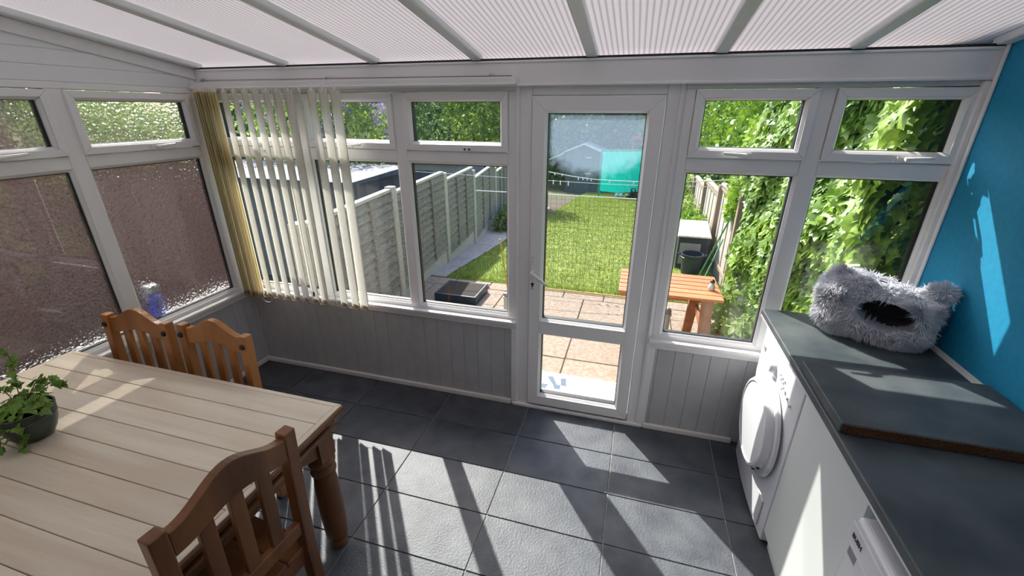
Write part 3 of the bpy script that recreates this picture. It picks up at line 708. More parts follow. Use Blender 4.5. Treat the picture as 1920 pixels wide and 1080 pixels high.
MB().box(3.500, 3.506, -.285, -.155, .735, .80).build('water_drawer', M_APPL, dr, bevel=.004)
MB().box(3.497, 3.501, -.20, -.168, .762, .785).build('drawer_grip', M_GREYINK, dr)
for k, (yy, zz) in enumerate([(-.46, .79), (-.475, .775), (-.49, .79), (-.505, .775), (-.52, .79), (-.52, .76), (-.505, .745)]):
    MB().box(3.4965, 3.500, yy-.005, yy+.005, zz-.0025, zz+.0025).build('printed_mark', M_GREYINK, dr)
for yy, zz in ((-.545, .755), (-.58, .745), (-.62, .735)):
    MB().lathe([(.009, 0), (.008, -.006), (.001, -.007)], (3.503, yy, zz), 14, axis='x').build('button', M_APPL, dr)
MB().box(3.500, 3.506, -.64, -.42, .05, .20).build('filter_flap', M_APPL, dr, bevel=.003)
for k in range(12): MB().box(3.4985, 3.5005, -.418, -.410, .055+.012*k, .062+.012*k).build('vent_slot', M_GREYINK, dr)

# blank cabinet panel
cb = thing('base_cabinet', (3.8, -1.0, 0), 'plain white base unit panel between dryer and washing machine', 'cabinet')
MB().box(3.512, 3.530, -1.245, -.712, .10, .893).build('front_panel', M_CARCASS, cb, bevel=.002)
MB().box(3.531, 4.08, -1.240, -.720, .10, .893).build('carcass', M_CARCASS, cb)
MB().box(3.545, 3.56, -1.245, -.712, 0, .10).build('plinth', M_CARCASS, cb)
# washing machine
wm = thing('washing_machine', (3.75, -1.6, 0), 'white washing machine with black lettering at the near end of the worktop', 'washing machine')
MB().box(3.470, 4.05, -1.885, -1.285, .015, .855).build('body', M_APPL, wm, bevel=.018, seg=4)
cpn = MB().box(3.463, 3.470, -1.88, -1.292, .735, .835).build('control_panel', M_APPL, wm, bevel=.004)
MB().box(3.460, 3.4635, -1.50, -1.315, .735, .775).build('drawer_handle', M_APPL2, wm, bevel=.002)
MB().box(3.4595, 3.4605, -1.365, -1.322, .742, .770).build('drawer_recess', M_GREYPL, wm)
MB().lathe([(.165, 0), (.165, -.02), (.13, -.03), (.12, -.028), (.001, -.01)], (3.47, -1.585, .42), 40, axis='x').build('porthole', M_APPL2, wm, smooth='auto')
MB().lathe([(.03, 0), (.028, -.02), (.001, -.022)], (3.463, -1.66, .785), 20, axis='x').build('dial', M_APPL, wm, smooth='auto')
def text(name, body, size, mtx, m, parent):
    cu = bpy.data.curves.new(name, 'FONT'); cu.body = body; cu.size = size; cu.extrude = .0004; cu.offset = size*.02
    o = bpy.data.objects.new(name, cu); C.objects.link(o); dg = bpy.context.evaluated_depsgraph_get(); me = bpy.data.meshes.new_from_object(o.evaluated_get(dg))
    bpy.data.objects.remove(o); me.materials.clear(); me.materials.append(m)
    o = bpy.data.objects.new(name, me); C.objects.link(o); o.parent = parent; o.matrix_local = Matrix.Translation(-org(parent)) @ mtx; return o
mt = Matrix(((0, 0, -1, 3.4618), (-1, 0, 0, -1.312), (0, 1, 0, .797), (0, 0, 0, 1)))
text('lettering', 'BUSH', .021, mt, M_INK, wm)

# ================================================================== CAT BED
bw, bd_, bh = .214, .122, .130
BC = Vector((3.880, -.222, .938+bh)); BA = math.radians(-25)
bed = thing('cat_cave_bed', (BC.x, BC.y, .935), 'fluffy grey cat cave bed with ears and dark opening on the worktop', 'pet bed')
Rz = np.array(Matrix.Rotation(BA, 3, 'Z'))
def bed_surface(U, Vv, infl=0.0):
    """superellipsoid, U azimuth, V elevation; returns world-less local coords"""
    e1, e2 = .55, .55
    c = lambda a, e: np.sign(np.cos(a))*np.abs(np.cos(a))**e
    s = lambda a, e: np.sign(np.sin(a))*np.abs(np.sin(a))**e
    x = (bw+infl)*c(Vv, e1)*c(U, e2); y = (bd_+infl)*c(Vv, e1)*s(U, e2); z = (bh+infl)*s(Vv, e1)
    z = z*(1-.10*(x/bw)**2*(z > 0))-.012*np.sin(x*14)*(z > 0)
    x = x*(1+.03*np.sin(z*20)); y = y*(1-.10*(z/bh))
    return np.stack([x, y, z], -1)
OCX, OCZ, ORX, ORZ = .050, .008, .112, .066
def open_t(P):  # 0 at rim, <1 inside
    tilt = .12
    dx = P[..., 0]-OCX; dz = P[..., 2]-OCZ+tilt*dx
    return np.sqrt((dx/ORX)**2+(dz/ORZ)**2)
def cavity(P):
    t = open_t(P); front = P[..., 1] < -.02
    k = np.where(front, np.clip((1.0-t)/.30, 0, 1), 0); k = k*k*(3-2*k)
    Q = P.copy(); Q[..., 1] = P[..., 1]+k*(.165); return Q, k
nu, nv = 400, 260
U = np.linspace(-PI, PI, nu, endpoint=False); V_ = np.linspace(-PI/2+.01, PI/2-.01, nv)
UU, VV = np.meshgrid(U, V_); P = bed_surface(UU, VV); Q, K = cavity(P)
Q[..., 2] = np.maximum(Q[..., 2], -bh+.001)
idx = np.arange(nu*nv).reshape(nv, nu)
F = np.stack([idx[:-1, :], np.roll(idx, -1, 1)[:-1, :], np.roll(idx, -1, 1)[1:, :], idx[1:, :]], -1).reshape(-1, 4)
Qw = Q.reshape(-1, 3) @ Rz.T+np.array(BC)
body = raw('bed_body', Qw, F, M_FURD, bed, smooth=True)
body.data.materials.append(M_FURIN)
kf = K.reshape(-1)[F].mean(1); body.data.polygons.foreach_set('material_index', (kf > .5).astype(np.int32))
def fur(name, Pts, Nrm, length, m, parent, seed=1, w0=.0012, droop=.25):
    rg = np.random.default_rng(seed); n = len(Pts)
    L = length*(.6+.7*rg.random((n, 1)))
    # clumped, combed direction
    cl = np.sin(Pts*np.array([61, 73, 57])+rg.random(3)*6)*.45
    d = Nrm*.8+cl*1.3+rg.normal(0, .28, (n, 3))+np.array([0, 0, -droop]); d /= np.linalg.norm(d, axis=1, keepdims=True)
    side = np.cross(d, rg.normal(size=(n, 3))); side /= np.linalg.norm(side, axis=1, keepdims=True)
    mid = Pts+d*L*.55; d2 = d+np.array([0, 0, -.35]); d2 /= np.linalg.norm(d2, axis=1, keepdims=True); tip = mid+d2*L*.55
    V = np.stack([Pts-side*w0, Pts+side*w0, mid+side*w0*.8, mid-side*w0*.8, tip], 1).reshape(-1, 3)
    b = np.arange(n)*5
    F = np.concatenate([np.stack([b, b+1, b+2], 1), np.stack([b, b+2, b+3], 1), np.stack([b+3, b+2, b+4], 1)])
    o = raw(name, V, F, m, parent); o['kind'] = 'stuff'; return o
ns = 42000
u = RNG.uniform(-PI, PI, ns); v = np.arcsin(RNG.uniform(-1, 1, ns))
e = .002
P0 = bed_surface(u, v); P1 = bed_surface(u+e, v); P2 = bed_surface(u, np.clip(v+e, -PI/2+.001, PI/2-.001))
Nn = np.cross(P1-P0, P2-P0); ln = np.linalg.norm(Nn, axis=1, keepdims=True)
grad = np.stack([P0[:, 0]/bw**2, P0[:, 1]/bd_**2, P0[:, 2]/bh**2], 1); grad /= np.linalg.norm(grad, axis=1, keepdims=True)
Qp, kk = cavity(P0)
keep = (kk < .10) & (P0[:, 2] > -bh*.93)
Pw = P0[keep] @ Rz.T+np.array(BC); Nw = grad[keep] @ Rz.T
fur('fur', Pw, Nw, .030, M_FUR, bed, 1, w0=.0016)
for ex, ey, tip in ((-.140, .0, (-.150, -.01, .035)), (.165, .0, (.200, -.01, .030))):
    # ears: flattened rounded cones at the top corners
    base = np.array([ex, ey, bh*.66]); n1, n2 = 20, 12
    aa = np.linspace(0, 2*PI, n1, endpoint=False); tt = np.linspace(0, 1, n2)
    A, T = np.meshgrid(aa, tt); rr = .058*np.sqrt(np.clip(1-T**2.4, 0, 1))
    ax = np.array([tip[0]-ex, 0, .075]); 
    E = base+ax*T[..., None]+np.stack([rr*np.cos(A), .42*rr*np.sin(A), np.zeros_like(A)], -1)
    Ew = E.reshape(-1, 3) @ Rz.T+np.array(BC)
    ii = np.arange(n1*n2).reshape(n2, n1); Fe = np.stack([ii[:-1], np.roll(ii, -1, 1)[:-1], np.roll(ii, -1, 1)[1:], ii[1:]], -1).reshape(-1, 4)
    ear = raw('ear', Ew, Fe, M_FURD, bed, smooth=True)
    q = RNG.integers(0, len(E.reshape(-1, 3)), 3500); ctr = base+ax*.3
    Pe = E.reshape(-1, 3)[q]+RNG.normal(0, .004, (3500, 3)); Ne = Pe-ctr; Ne /= np.linalg.norm(Ne, axis=1, keepdims=True)
    fur('fur', Pe @ Rz.T+np.array(BC), Ne @ Rz.T, .018, M_FUR, ear, 2)

# ================================================================== GARDEN
# ground
def ground(name, x0, x1, y0, y1, m, dz, label, cat, thick=.2):
    mb = MB(); ysx = [y0, y1] if y1 <= 2.85 or y0 >= 2.85 else [y0, 2.85, y1]
    for a, b in zip(ysx[:-1], ysx[1:]):
        za, zb = (gz(a) if a < 2.85 else -.3-.1*(a-2.85))+dz, (-.3-.1*(b-2.85) if b > 2.85 else -.3)+dz
        mb.hexa([(x0, a, za-thick), (x1, a, za-thick), (x1, b, zb-thick), (x0, b, zb-thick), (x0, a, za), (x1, a, za), (x1, b, zb), (x0, b, zb)])
    return tag(mb.build(name, m), label, cat, kind='structure')
ground('garden_soil', -48, 40, .12, 48, M_ROUGH, -.06, 'rough green ground around and beyond the garden', 'ground')
patio = ground('patio', -.1, 4.15, .12, 2.85, M_JOINT, -.012, 'buff paved patio outside the garden door', 'patio', .1)
ground('side_passage', -3.5, -.12, -6, .12, M_JOINT, -.0, 'side passage ground outside the left windows', 'ground', .1)
lawn = ground('lawn', .30, 4.05, 2.86, 22, M_GRASS, .0, 'sunny green lawn sloping down to the shed', 'lawn', .1)
path = ground('garden_path', -2.6, .29, 2.86, 16, M_JOINT, -.012, 'grey slab path along the left fence', 'path', .1)
ck = {}
xs = [-.1, .25, .76, 1.27, 1.78, 2.29, 2.80, 3.31, 3.82, 4.15]; ysl = [.13, .45, 1.17, 1.89, 2.61, 2.85]
for j in range(len(ysl)-1):
    off = .24 if j == 4 else 0
    xx = [max(min(x+off, 4.15), -.1) for x in xs]; xx[0] = -.1; xx[-1] = 4.15
    for a, b in zip(xx[:-1], xx[1:]):
        if b-a < .05: continue
        MB().box(a+.005, b-.005, ysl[j]+.005, ysl[j+1]-.005, -.34, -.300+R.uniform(-.003, .002)).build('paving_slab', M_SLAB, patio, loc=((a+b)/2, (ysl[j]+ysl[j+1])/2, -.3), bevel=.006, seg=1)
yy = 2.88
while yy < 12:
    sx = -.13*(yy-2.9)
    for a, b in ((-.14+sx*.9, .28+min(0, sx*.35+.1)),):
        p = [(a, yy+.006), (b, yy+.006), (b-.02, yy+.594), (a-.06, yy+.594)]
        MB().hexa([(u, v, gz(v)-.04) for u, v in p]+[(u, v, gz(v)+R.uniform(-.002, .003)) for u, v in p]).build('path_slab', M_PATHS, path, loc=((a+b)/2, yy+.3, gz(yy)), bevel=.005, seg=1)
    yy += .60
# grass blades
n = 70000
gx = RNG.uniform(.30, 4.05, n); gy = 2.88+(RNG.random(n)**1.6)*16; gzv = -.3-.1*(gy-2.85)
hgt = RNG.uniform(.02, .045, n); ang = RNG.uniform(0, PI, n); ww = .0035+.0006*(gy-2.8)
dx, dy = np.cos(ang)*ww, np.sin(ang)*ww
Vg = np.stack([np.stack([gx-dx, gy-dy, gzv], 1), np.stack([gx+dx, gy+dy, gzv], 1), np.stack([gx+RNG.normal(0, .012, n), gy+RNG.normal(0, .012, n), gzv+hgt], 1)], 1).reshape(-1, 3)
gb = raw('grass', Vg, np.arange(3*n).reshape(-1, 3), M_BLADE, None, loc=(2, 5, -.4)); tag(gb, 'short mown grass blades covering the lawn', 'grass', kind='stuff')
# doorstep
st = thing('doorstep', (2.5, .3, -.30), 'white step outside the garden door', 'step')
MB().box(2.135, 2.86, .10, .525, -.298, -.045).build('step_block', M_STEP, st, bevel=.01)
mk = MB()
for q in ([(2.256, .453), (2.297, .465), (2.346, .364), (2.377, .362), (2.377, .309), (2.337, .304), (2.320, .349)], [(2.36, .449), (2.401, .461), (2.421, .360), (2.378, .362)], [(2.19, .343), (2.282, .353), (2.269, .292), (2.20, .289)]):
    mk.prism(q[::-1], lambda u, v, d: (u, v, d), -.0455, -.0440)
mk.build('painted_shadow', M_STEPSHADOW, st)  # shadow cast on the step, put in as flat grey pieces

# left fence: concrete posts, gravel boards, overlap boards
lf_ = thing('garden_fence', (0, 4, -.4), 'left garden fence of grey overlap panels between concrete posts', 'fence')
posts = [(.34, .22), (.14, 1.90), (-.055, 3.72), (-.225, 5.40), (-.62, 7.94), (-.85, 9.75), (-1.10, 11.6), (-1.36, 13.5)]
for i, (x, y_) in enumerate(posts):
    z = gz(y_); MB().box(x-.05, x+.05, y_-.05, y_+.05, z-.1, z+1.42).build('post', M_CONC, lf_, loc=(x, y_, z), bevel=.012)
for (xa, ya), (xb, yb) in zip(posts[:-1], posts[1:]):
    a = Vector((xa, ya+.05, 0)); b = Vector((xb, yb-.05, 0)); za, zb = gz(ya), gz(yb); zt = (za+zb)/2
    MB().hexa([(a.x-.02, a.y, za-.05), (a.x+.02, a.y, za-.05), (b.x+.02, b.y, zb-.05), (b.x-.02, b.y, zb-.05), (a.x-.02, a.y, zt+.20), (a.x+.02, a.y, zt+.20), (b.x+.02, b.y, zt+.20), (b.x-.02, b.y, zt+.20)]).build('gravel_board', M_CONC, lf_, bevel=.004)
    z = zt+.20
    while z < zt+1.30:
        wob = R.uniform(-.006, .006)
        MB().hexa([(a.x+.016, a.y, z), (a.x+.040, a.y, z), (b.x+.040, b.y, z+wob), (b.x+.016, b.y, z+wob), (a.x-.004, a.y, z+.12), (a.x+.006, a.y, z+.12), (b.x+.006, b.y, z+.12+wob), (b.x-.004, b.y, z+.12+wob)]).build('fence_board', M_FENCE, lf_, loc=((a.x+b.x)/2, (a.y+b.y)/2, z))
        z += .098
    for f in (.33, .67):
        c = a.lerp(b, f); MB().box(c.x+.030, c.x+.056, c.y-.02, c.y+.02, zt+.20, zt+1.36).build('batten', M_FENCE, lf_)
    MB().bar((a.x, a.y, zt+1.385), (b.x, b.y, zt+1.385), .07, .03).build('capping_rail', M_CONC, lf_)
# right fence: vertical silvered boards
rf_ = thing('board_fence', (4.12, 6, -.5), 'right garden fence of silvered vertical boards and posts', 'fence')
pr = [3.65, 5.22, 6.9, 8.6, 10.4, 12.3]
for y_ in pr:
    z = gz(y_); MB().box(4.05, 4.14, y_-.045, y_+.045, z-.1, z+1.34).build('post', M_POSTR, rf_, loc=(4.1, y_, z), bevel=.006)
for ya, yb in zip(pr[:-1], pr[1:]):
    zt = (gz(ya)+gz(yb))/2; nb = 9; wb_ = (yb-ya-.09)/nb
    for k in range(nb):
        y0 = ya+.045+wb_*k; o_ = .012*(k % 2)
        MB().box(4.11+o_, 4.125+o_, y0+.004, y0+wb_+.018, zt-.08, zt+1.26+R.uniform(-.01, .01)).build('fence_board', M_FENCER, rf_, loc=(4.12, y0, zt))
    for zz in (.15, 1.2): MB().box(4.085, 4.11, ya, yb, zt+zz, zt+zz+.045).build('rail', M_POSTR, rf_)
    MB().box(4.08, 4.15, ya, yb, zt+1.27, zt+1.30).build('capping_rail', M_FENCER, rf_)

# ivy wall
iv = thing('ivy_hedge', (4.25, 1.7, -.3), 'dense bright green climbing ivy covering the right fence by the window', 'ivy')
IVM = leaf_mesh('ivy_leaf', M_IVY)
MB().box(4.22, 4.30, .12, 3.5, -.3, 2.5).build('ivy_trellis', M_BARK, iv)
def ivy_points(n, seed):
    rg = np.random.default_rng(seed)
    y_ = .085+3.45*rg.random(n); top = np.where(y_ < 2.9, 2.65, 2.65-(y_-2.9)*1.2)
    z = -.3+(top+.3)*rg.random(n)
    lump = .06*np.sin(y_*4.3+1)+.05*np.sin(z*5.1+y_*2.2)+.03*np.sin(y_*11+z*7)
    fade = np.clip((y_-2.7)/.8, 0, 1); z_ok = (rg.random(n) > fade*.75*np.clip((1.5-z)/1.2, 0, 1))
    x = 4.10-lump*.9-.06*rg.random(n)-.10*np.exp(-(y_-.085)/.25)+.10*fade*rg.random(n)
    return np.stack([x, y_, z], 1)[z_ok]
pts = ivy_points(14000, 4)
_rg = np.random.default_rng(8); _k = 900
pts = np.concatenate([pts, np.stack([_rg.uniform(4.0, 4.30, _k), _rg.uniform(.10, .20, _k), _rg.uniform(-.3, 2.6, _k)], 1)])
camp = np.array([2.77, -2.4, 1.9])
vis = (pts[:, 1] < 2.6) & (pts[:, 2] > .75) & (pts[:, 2] < 2.15) & (pts[:, 0] < 4.10)
d_ = np.linalg.norm(pts-camp, axis=1); order = np.argsort(np.where(vis, d_, 1e3)); near = order[:300]; rest = order[300:]
RI = random.Random(11)
for i in near:
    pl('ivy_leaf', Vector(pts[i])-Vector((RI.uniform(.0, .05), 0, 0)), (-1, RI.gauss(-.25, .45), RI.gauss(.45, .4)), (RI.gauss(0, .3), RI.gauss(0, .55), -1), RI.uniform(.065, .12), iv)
def leaf_batch(pts, nmean, nsd, size, rg, LV=LEAFV, LF=LEAFF, down=(0, 0, -1), dsd=.6):
    n = len(pts); nr = np.array(nmean)+rg.normal(0, nsd, (n, 3)); nr /= np.linalg.norm(nr, axis=1, keepdims=True)
    dn = np.array(down)+rg.normal(0, dsd, (n, 3)); dn -= nr*(dn*nr).sum(1, keepdims=True); dn /= np.linalg.norm(dn, axis=1, keepdims=True)
    xx = np.cross(dn, nr); s = rg.uniform(size[0], size[1], (n, 1, 1))
    V = pts[:, None, :]+s*(LV[None, :, 0:1]*xx[:, None, :]+LV[None, :, 1:2]*dn[:, None, :]+LV[None, :, 2:3]*nr[:, None, :])
    F = LF[None]+(np.arange(n)*len(LV))[:, None, None]
    return V.reshape(-1, 3), F.reshape(-1, LF.shape[1])
V, F = leaf_batch(pts[rest], (-1, -.2, .45), .42, (.06, .115), np.random.default_rng(5))
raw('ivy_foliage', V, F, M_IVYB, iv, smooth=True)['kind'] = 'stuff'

# trees and shrubs
QLV = np.array([(0, -.5, 0), (.28, -.1, -.05), (.22, .25, -.06), (0, .55, 0), (-.22, .25, -.06), (-.28, -.1, -.05)], float); QLF = np.array([(0, 1, 2), (0, 2, 3), (0, 3, 4), (0, 4, 5)])
def foliage(name, blobs, n, size, m, parent, seed):
    rg = np.random.default_rng(seed); B = np.array(blobs, float); vol = (B[:, 3]*B[:, 4]+B[:, 4]*B[:, 5]+B[:, 3]*B[:, 5]); k = rg.choice(len(B), n, p=vol/vol.sum())
    d = rg.normal(size=(n, 3)); d /= np.linalg.norm(d, axis=1, keepdims=True); r = rg.random((n, 1))**.28
    lump = 1+.16*np.sin(d[:, :1]*9+seed)+.12*np.sin(d[:, 2:3]*11+d[:, 1:2]*7)
    P = B[k, :3]+d*r*lump*B[k, 3:6]
    V, F = leaf_batch(P, (0, 0, 0), 1.0, size, rg, QLV, QLF, (0, 0, -.4), 1.0)
    V_, F_ = V, F
    # orientation: bias normals outwards by keeping random; cheap and lively
    o = raw(name, V_, F_, m, parent); o['kind'] = 'stuff'; return o
def tree(name, label, base, blobs, n, size, m, seed, cat='tree', group=None, trunk=.08):
    t_ = thing(name, base, label, cat, group)
    foliage('foliage', blobs, n, size, m, t_, seed)
    b = Vector(base); top = Vector(blobs[0][:3])
    mbt = MB().tube([b-Vector((0, 0, .1)), b.lerp(top, .5)+Vector((trunk, 0, 0)), top], [trunk, trunk*.8, trunk*.4], 8)
    for bl in blobs[1:]: mbt.tube([b.lerp(top, .35), Vector(bl[:3])], [trunk*.5, trunk*.2], 6)
    mbt.build('trunk', M_BARK, t_, smooth=True); return t_
tree('lilac_bush', 'leafy bush with purple lilac flowers behind the left fence', (-2.9, 5.0, -.5), [(-2.6, 5.0, 1.1, .9, .7, .9), (-2.1, 5.1, 1.7, .55, .6, .8), (-3.6, 4.8, 1.6, 1.0, .8, 1.0), (-2.8, 5.0, 2.3, .9, .7, .6)], 6200, (.07, .13), M_TREE, 21, 'shrub')
lil = [o for o in scene.objects if o.name.startswith('lilac_bush')][0]
rg = np.random.default_rng(31)
for k in range(46):
    a = rg.uniform(-.4, 3.6); c_ = np.array([-2.75+1.35*math.sin(a*2+k), 4.55+rg.uniform(-.5, .5), rg.uniform(1.2, 2.75)])
    pp = c_+rg.normal(0, 1, (90, 3))*np.array([.055, .055, .10]); V, F = leaf_batch(pp, (0, -.3, .2), .8, (.025, .045), rg, QLV, QLF)
    raw('flower_cluster', V, F, M_LILAC, lil)
tree('garden_tree', 'pale green leafy tree beyond the left fence seen through the small middle window', (-2.6, 12.8, -1.3), [(-2.6, 12.8, 1.7, 1.4, 1.0, 1.6), (-1.7, 13.0, 1.5, 1.0, .9, 1.5), (-3.4, 12.6, 2.8, 1.2, 1.0, .9)], 8000, (.10, .19), M_TREE, 22)
tree('dark_conifer', 'dark tree at the far left behind the lilac', (-6.4, 13.5, -1.2), [(-6.2, 13.5, 1.4, 1.6, 1.4, 2.2), (-7.6, 13.3, 2.4, 1.6, 1.4, 1.8), (-6.0, 14.0, 3.2, 1.4, 1.2, 1.2)], 6500, (.10, .2), M_TREE2, 23)
tree('boundary_tree', 'tall green tree behind the grey shed', (-.6, 24.5, -2.5), [(-.5, 24.5, 1.0, 2.2, 1.6, 2.6), (1.6, 25, 1.6, 1.8, 1.5, 2.2), (-2.6, 24.5, 1.2, 1.8, 1.5, 2.6), (.3, 25, 3.2, 2.0, 1.5, 1.4)], 9000, (.2, .34), M_TREE2, 24)
tree('boundary_tree', 'tall pale tree behind the teal net at the garden end', (4.2, 24, -2.5), [(4.0, 24, 1.0, 1.9, 1.5, 2.5), (5.6, 23, 1.8, 1.7, 1.5, 2.2), (3.4, 24.4, 3.0, 1.6, 1.3, 1.4)], 8000, (.18, .32), M_TREE, 25)
tree('hedge_tree', 'full green tree over the right fence beside the ivy', (5.4, 8.5, -.9), [(5.0, 8.6, 1.6, 1.1, 1.5, 1.4), (4.9, 6.2, 1.9, .85, 1.2, 1.2), (5.9, 10.2, 2.2, 1.4, 1.5, 1.5), (5.0, 7.4, 2.8, 1.0, 1.4, .8)], 11000, (.08, .15), M_IVYB, 26)
tree('hedge_tree', 'darker tree further down behind the right fence', (6.2, 14.5, -1.5), [(5.6, 14, 1.2, 1.6, 2.0, 2.0), (6.0, 16.5, 2.0, 1.8, 2.0, 1.8), (5.2, 12.5, 2.2, 1.2, 1.3, 1.3)], 8500, (.12, .22), M_TREE2, 27)
tree('garden_shrub', 'small rounded shrub against the right fence behind the storage box', (3.75, 8.2, -.85), [(3.75, 8.2, -.35, .42, .55, .55), (3.85, 7.2, -.3, .3, .4, .45), (3.9, 9.3, -.1, .35, .6, .8)], 4200, (.05, .09), M_TREE, 28, 'shrub', trunk=.03)
tree('garden_shrub', 'low leafy shrub between storage box and right fence', (3.92, 5.7, -.6), [(3.90, 5.65, -.12, .20, .40, .35), (3.85, 6.2, -.1, .22, .3, .3)], 2600, (.04, .08), M_IVYB, 29, 'shrub', trunk=.02)
tree('garden_shrub', 'dark leafy clump at the foot of the left fence', (-.15, 7.2, -.72), [(-.15, 7.2, -.55, .25, .5, .25), (-.3, 8.2, -.6, .25, .5, .3)], 2200, (.05, .1), M_TREE2, 30, 'shrub', trunk=.02)
tree('climber', 'yellowish climber hanging over the right fence beside the ivy', (4.2, 3.9, -.4), [(4.12, 3.95, 1.05, .16, .42, .35), (4.15, 3.7, 1.5, .18, .4, .35), (4.08, 4.1, .72, .10, .25, .25)], 2300, (.05, .09), M_IVY, 32, 'shrub', trunk=.02)
tree('passage_bush', 'sunlit green bush above the wall outside the obscured windows', (-1.9, .6, -.3), [(-1.75, .2, 1.7, .5, .8, .6), (-1.75, -.5, 2.2, .5, .7, .5), (-1.8, .7, 1.3, .45, .5, .6)], 4200, (.07, .13), M_TREE, 33, 'shrub')

wd = thing('distant_hedge', (-6, 31, -3), 'tall dark hedge line closing the view beyond the gardens', 'hedge')
MB().box(-40, 24, 31, 32, -3.5, 6.0).build('hedge_core', M_TREE2, wd)
rg = np.random.default_rng(77); hp_ = np.stack([rg.uniform(-40, 24, 16000), 30.9-rg.random(16000)**2*1.1, rg.uniform(-3, 6.6, 16000)], 1)
V, F = leaf_batch(hp_, (0, -1, .4), .6, (.35, .6), rg, QLV, QLF); raw('hedge_foliage', V, F, M_TREE2, wd)['kind'] = 'stuff'
# neighbour building behind the left fence and red brick boundary wall
nb_ = thing('neighbour_outbuilding', (-4.2, 8, -.8), 'grey rendered outbuilding with dark roof behind the left fence', 'building')
MB().box(-5.2, -1.75, 8.4, 10.4, -1.0, .62).build('wall', M_RENDER, nb_)
MB().prism([(8.2, .62), (10.6, .62), (10.6, .70), (9.4, 1.0), (8.2, .70)], lambda u, v, d: (d, u, v), -5.4, -1.6).build('roof', M_NAVY, nb_)
wf = MB().box(-3.2, -2.5, 8.37, 8.4, -.2, .4).build('window', M_NAVY, nb_)
ns_ = thing('neighbour_shed', (-2, 3.1, -.3), 'blue-grey boarded shed next door seen between the blind slats', 'shed')
MB().box(-3.6, -.68, 2.36, 3.6, -.36, 1.04).build('shed_body', M_NAVY, ns_)
z = -.34
while z < 1.0:
    MB().hexa([(-3.6, 2.325, z), (-.66, 2.325, z), (-.66, 2.36, z), (-3.6, 2.36, z), (-3.6, 2.345, z+.135), (-.66, 2.345, z+.135), (-.66, 2.36, z+.135), (-3.6, 2.36, z+.135)]).build('weatherboard', M_SHED, ns_, loc=(-2, 2.34, z)); z += .137
MB().hexa([(-3.75, 2.2, 1.04), (-.58, 2.2, 1.04), (-.58, 3.7, 1.04), (-3.75, 3.7, 1.04), (-3.75, 2.2, 1.08), (-.58, 2.2, 1.08), (-.58, 3.7, 1.12), (-3.75, 3.7, 1.12)]).build('roof', M_NAVY, ns_)
bwal = tag(MB().box(-.98, -.80, -4.2, -.62, -.3, 2.2).box(-1.0, -.78, -4.2, -.60, 2.2, 2.26).box(-.98, -.80, -.62, .78, -.3, 1.52).box(-1.0, -.78, -.60, .80, 1.52, 1.58).build('boundary_wall', M_BRICK), 'red-brown brick wall seen through the obscured left glass', 'wall')
bo = thing('spray_bottle', (-.118, -.60, .650), 'blue and white bottle blurred behind the obscured glass', 'bottle')
MB().lathe([(.036, 0), (.038, .01), (.038, .12), (.030, .15), (.014, .165), (.014, .185)], (-.118, -.60, .650), 18).build('bottle_body', M_BOTTLE, bo, smooth='auto')
MB().box(-.14, -.095, -.63, -.57, .835, .88).tube([(-.118, -.60, .855), (-.118, -.65, .825), (-.118, -.645, .795)], .007, 6).build('spray_head', M_WHITEP, bo, bevel=.006)
tag(MB().box(-.165, -.07, YB, .0, .625, .650).build('outer_sill', M_UPVC, bevel=.004), 'white outside sill ledge below the obscured left windows', 'sill')

# shed
sh = thing('garden_shed', (.05, 21.9, -2.2), 'grey wooden shed with pale gable edges at the end of the lawn', 'shed')
sz0 = -2.25; gx0, gx1, yf = -.86, .94, 20.75
for k in range(12):
    x0 = gx0+(gx1-gx0)*k/12; x1 = gx0+(gx1-gx0)*(k+1)/12
    top = lambda x: -.07+.38*(1-abs((x-.04)/.9))
    MB().hexa([(x0+.004, yf, sz0), (x1-.004, yf, sz0), (x1-.004, yf+.03, sz0), (x0+.004, yf+.03, sz0), (x0+.004, yf, top(x0)), (x1-.004, yf, top(x1)), (x1-.004, yf+.03, top(x1)), (x0+.004, yf+.03, top(x0))]).build('front_board', M_SHED, sh, loc=(x0, yf, sz0))
MB().box(gx0, gx1, yf+.03, yf+2.2, sz0, -.07).build('shed_body', M_SHED, sh)
MB().prism([(-1.02, -.10), (.04, .33), (1.10, -.10), (1.10, -.14), (.04, .28), (-1.02, -.14)][::-1], lambda u, v, d: (u, d, v), yf-.10, yf+2.3).build('roof', M_SHEDR, sh)
MB().bar((-1.03, yf-.11, -.13), (.04, yf-.11, .30), .03, .10, (0, -1, 0)).build('bargeboard', M_BARGE, sh); MB().bar((.04, yf-.11, .30), (1.10, yf-.11, -.13), .03, .10, (0, -1, 0)).build('bargeboard', M_BARGE, sh)
dsh = MB().box(-.35, .45, yf-.02, yf, sz0+.1, -.45).build('shed_door', M_SHED, sh, bevel=.005)
for zz in (-.35, -1.15): MB().box(.15, .45, yf-.035, yf-.02, zz-.03, zz+.03).build('hinge_strap', M_BARGE, dsh if zz < -.4 else sh)
MB().bar((-1.9, 20.6, -.55), (-1.0, 20.6, -.16), .04, .06).build('lean_to_edge', M_BARGE, sh)

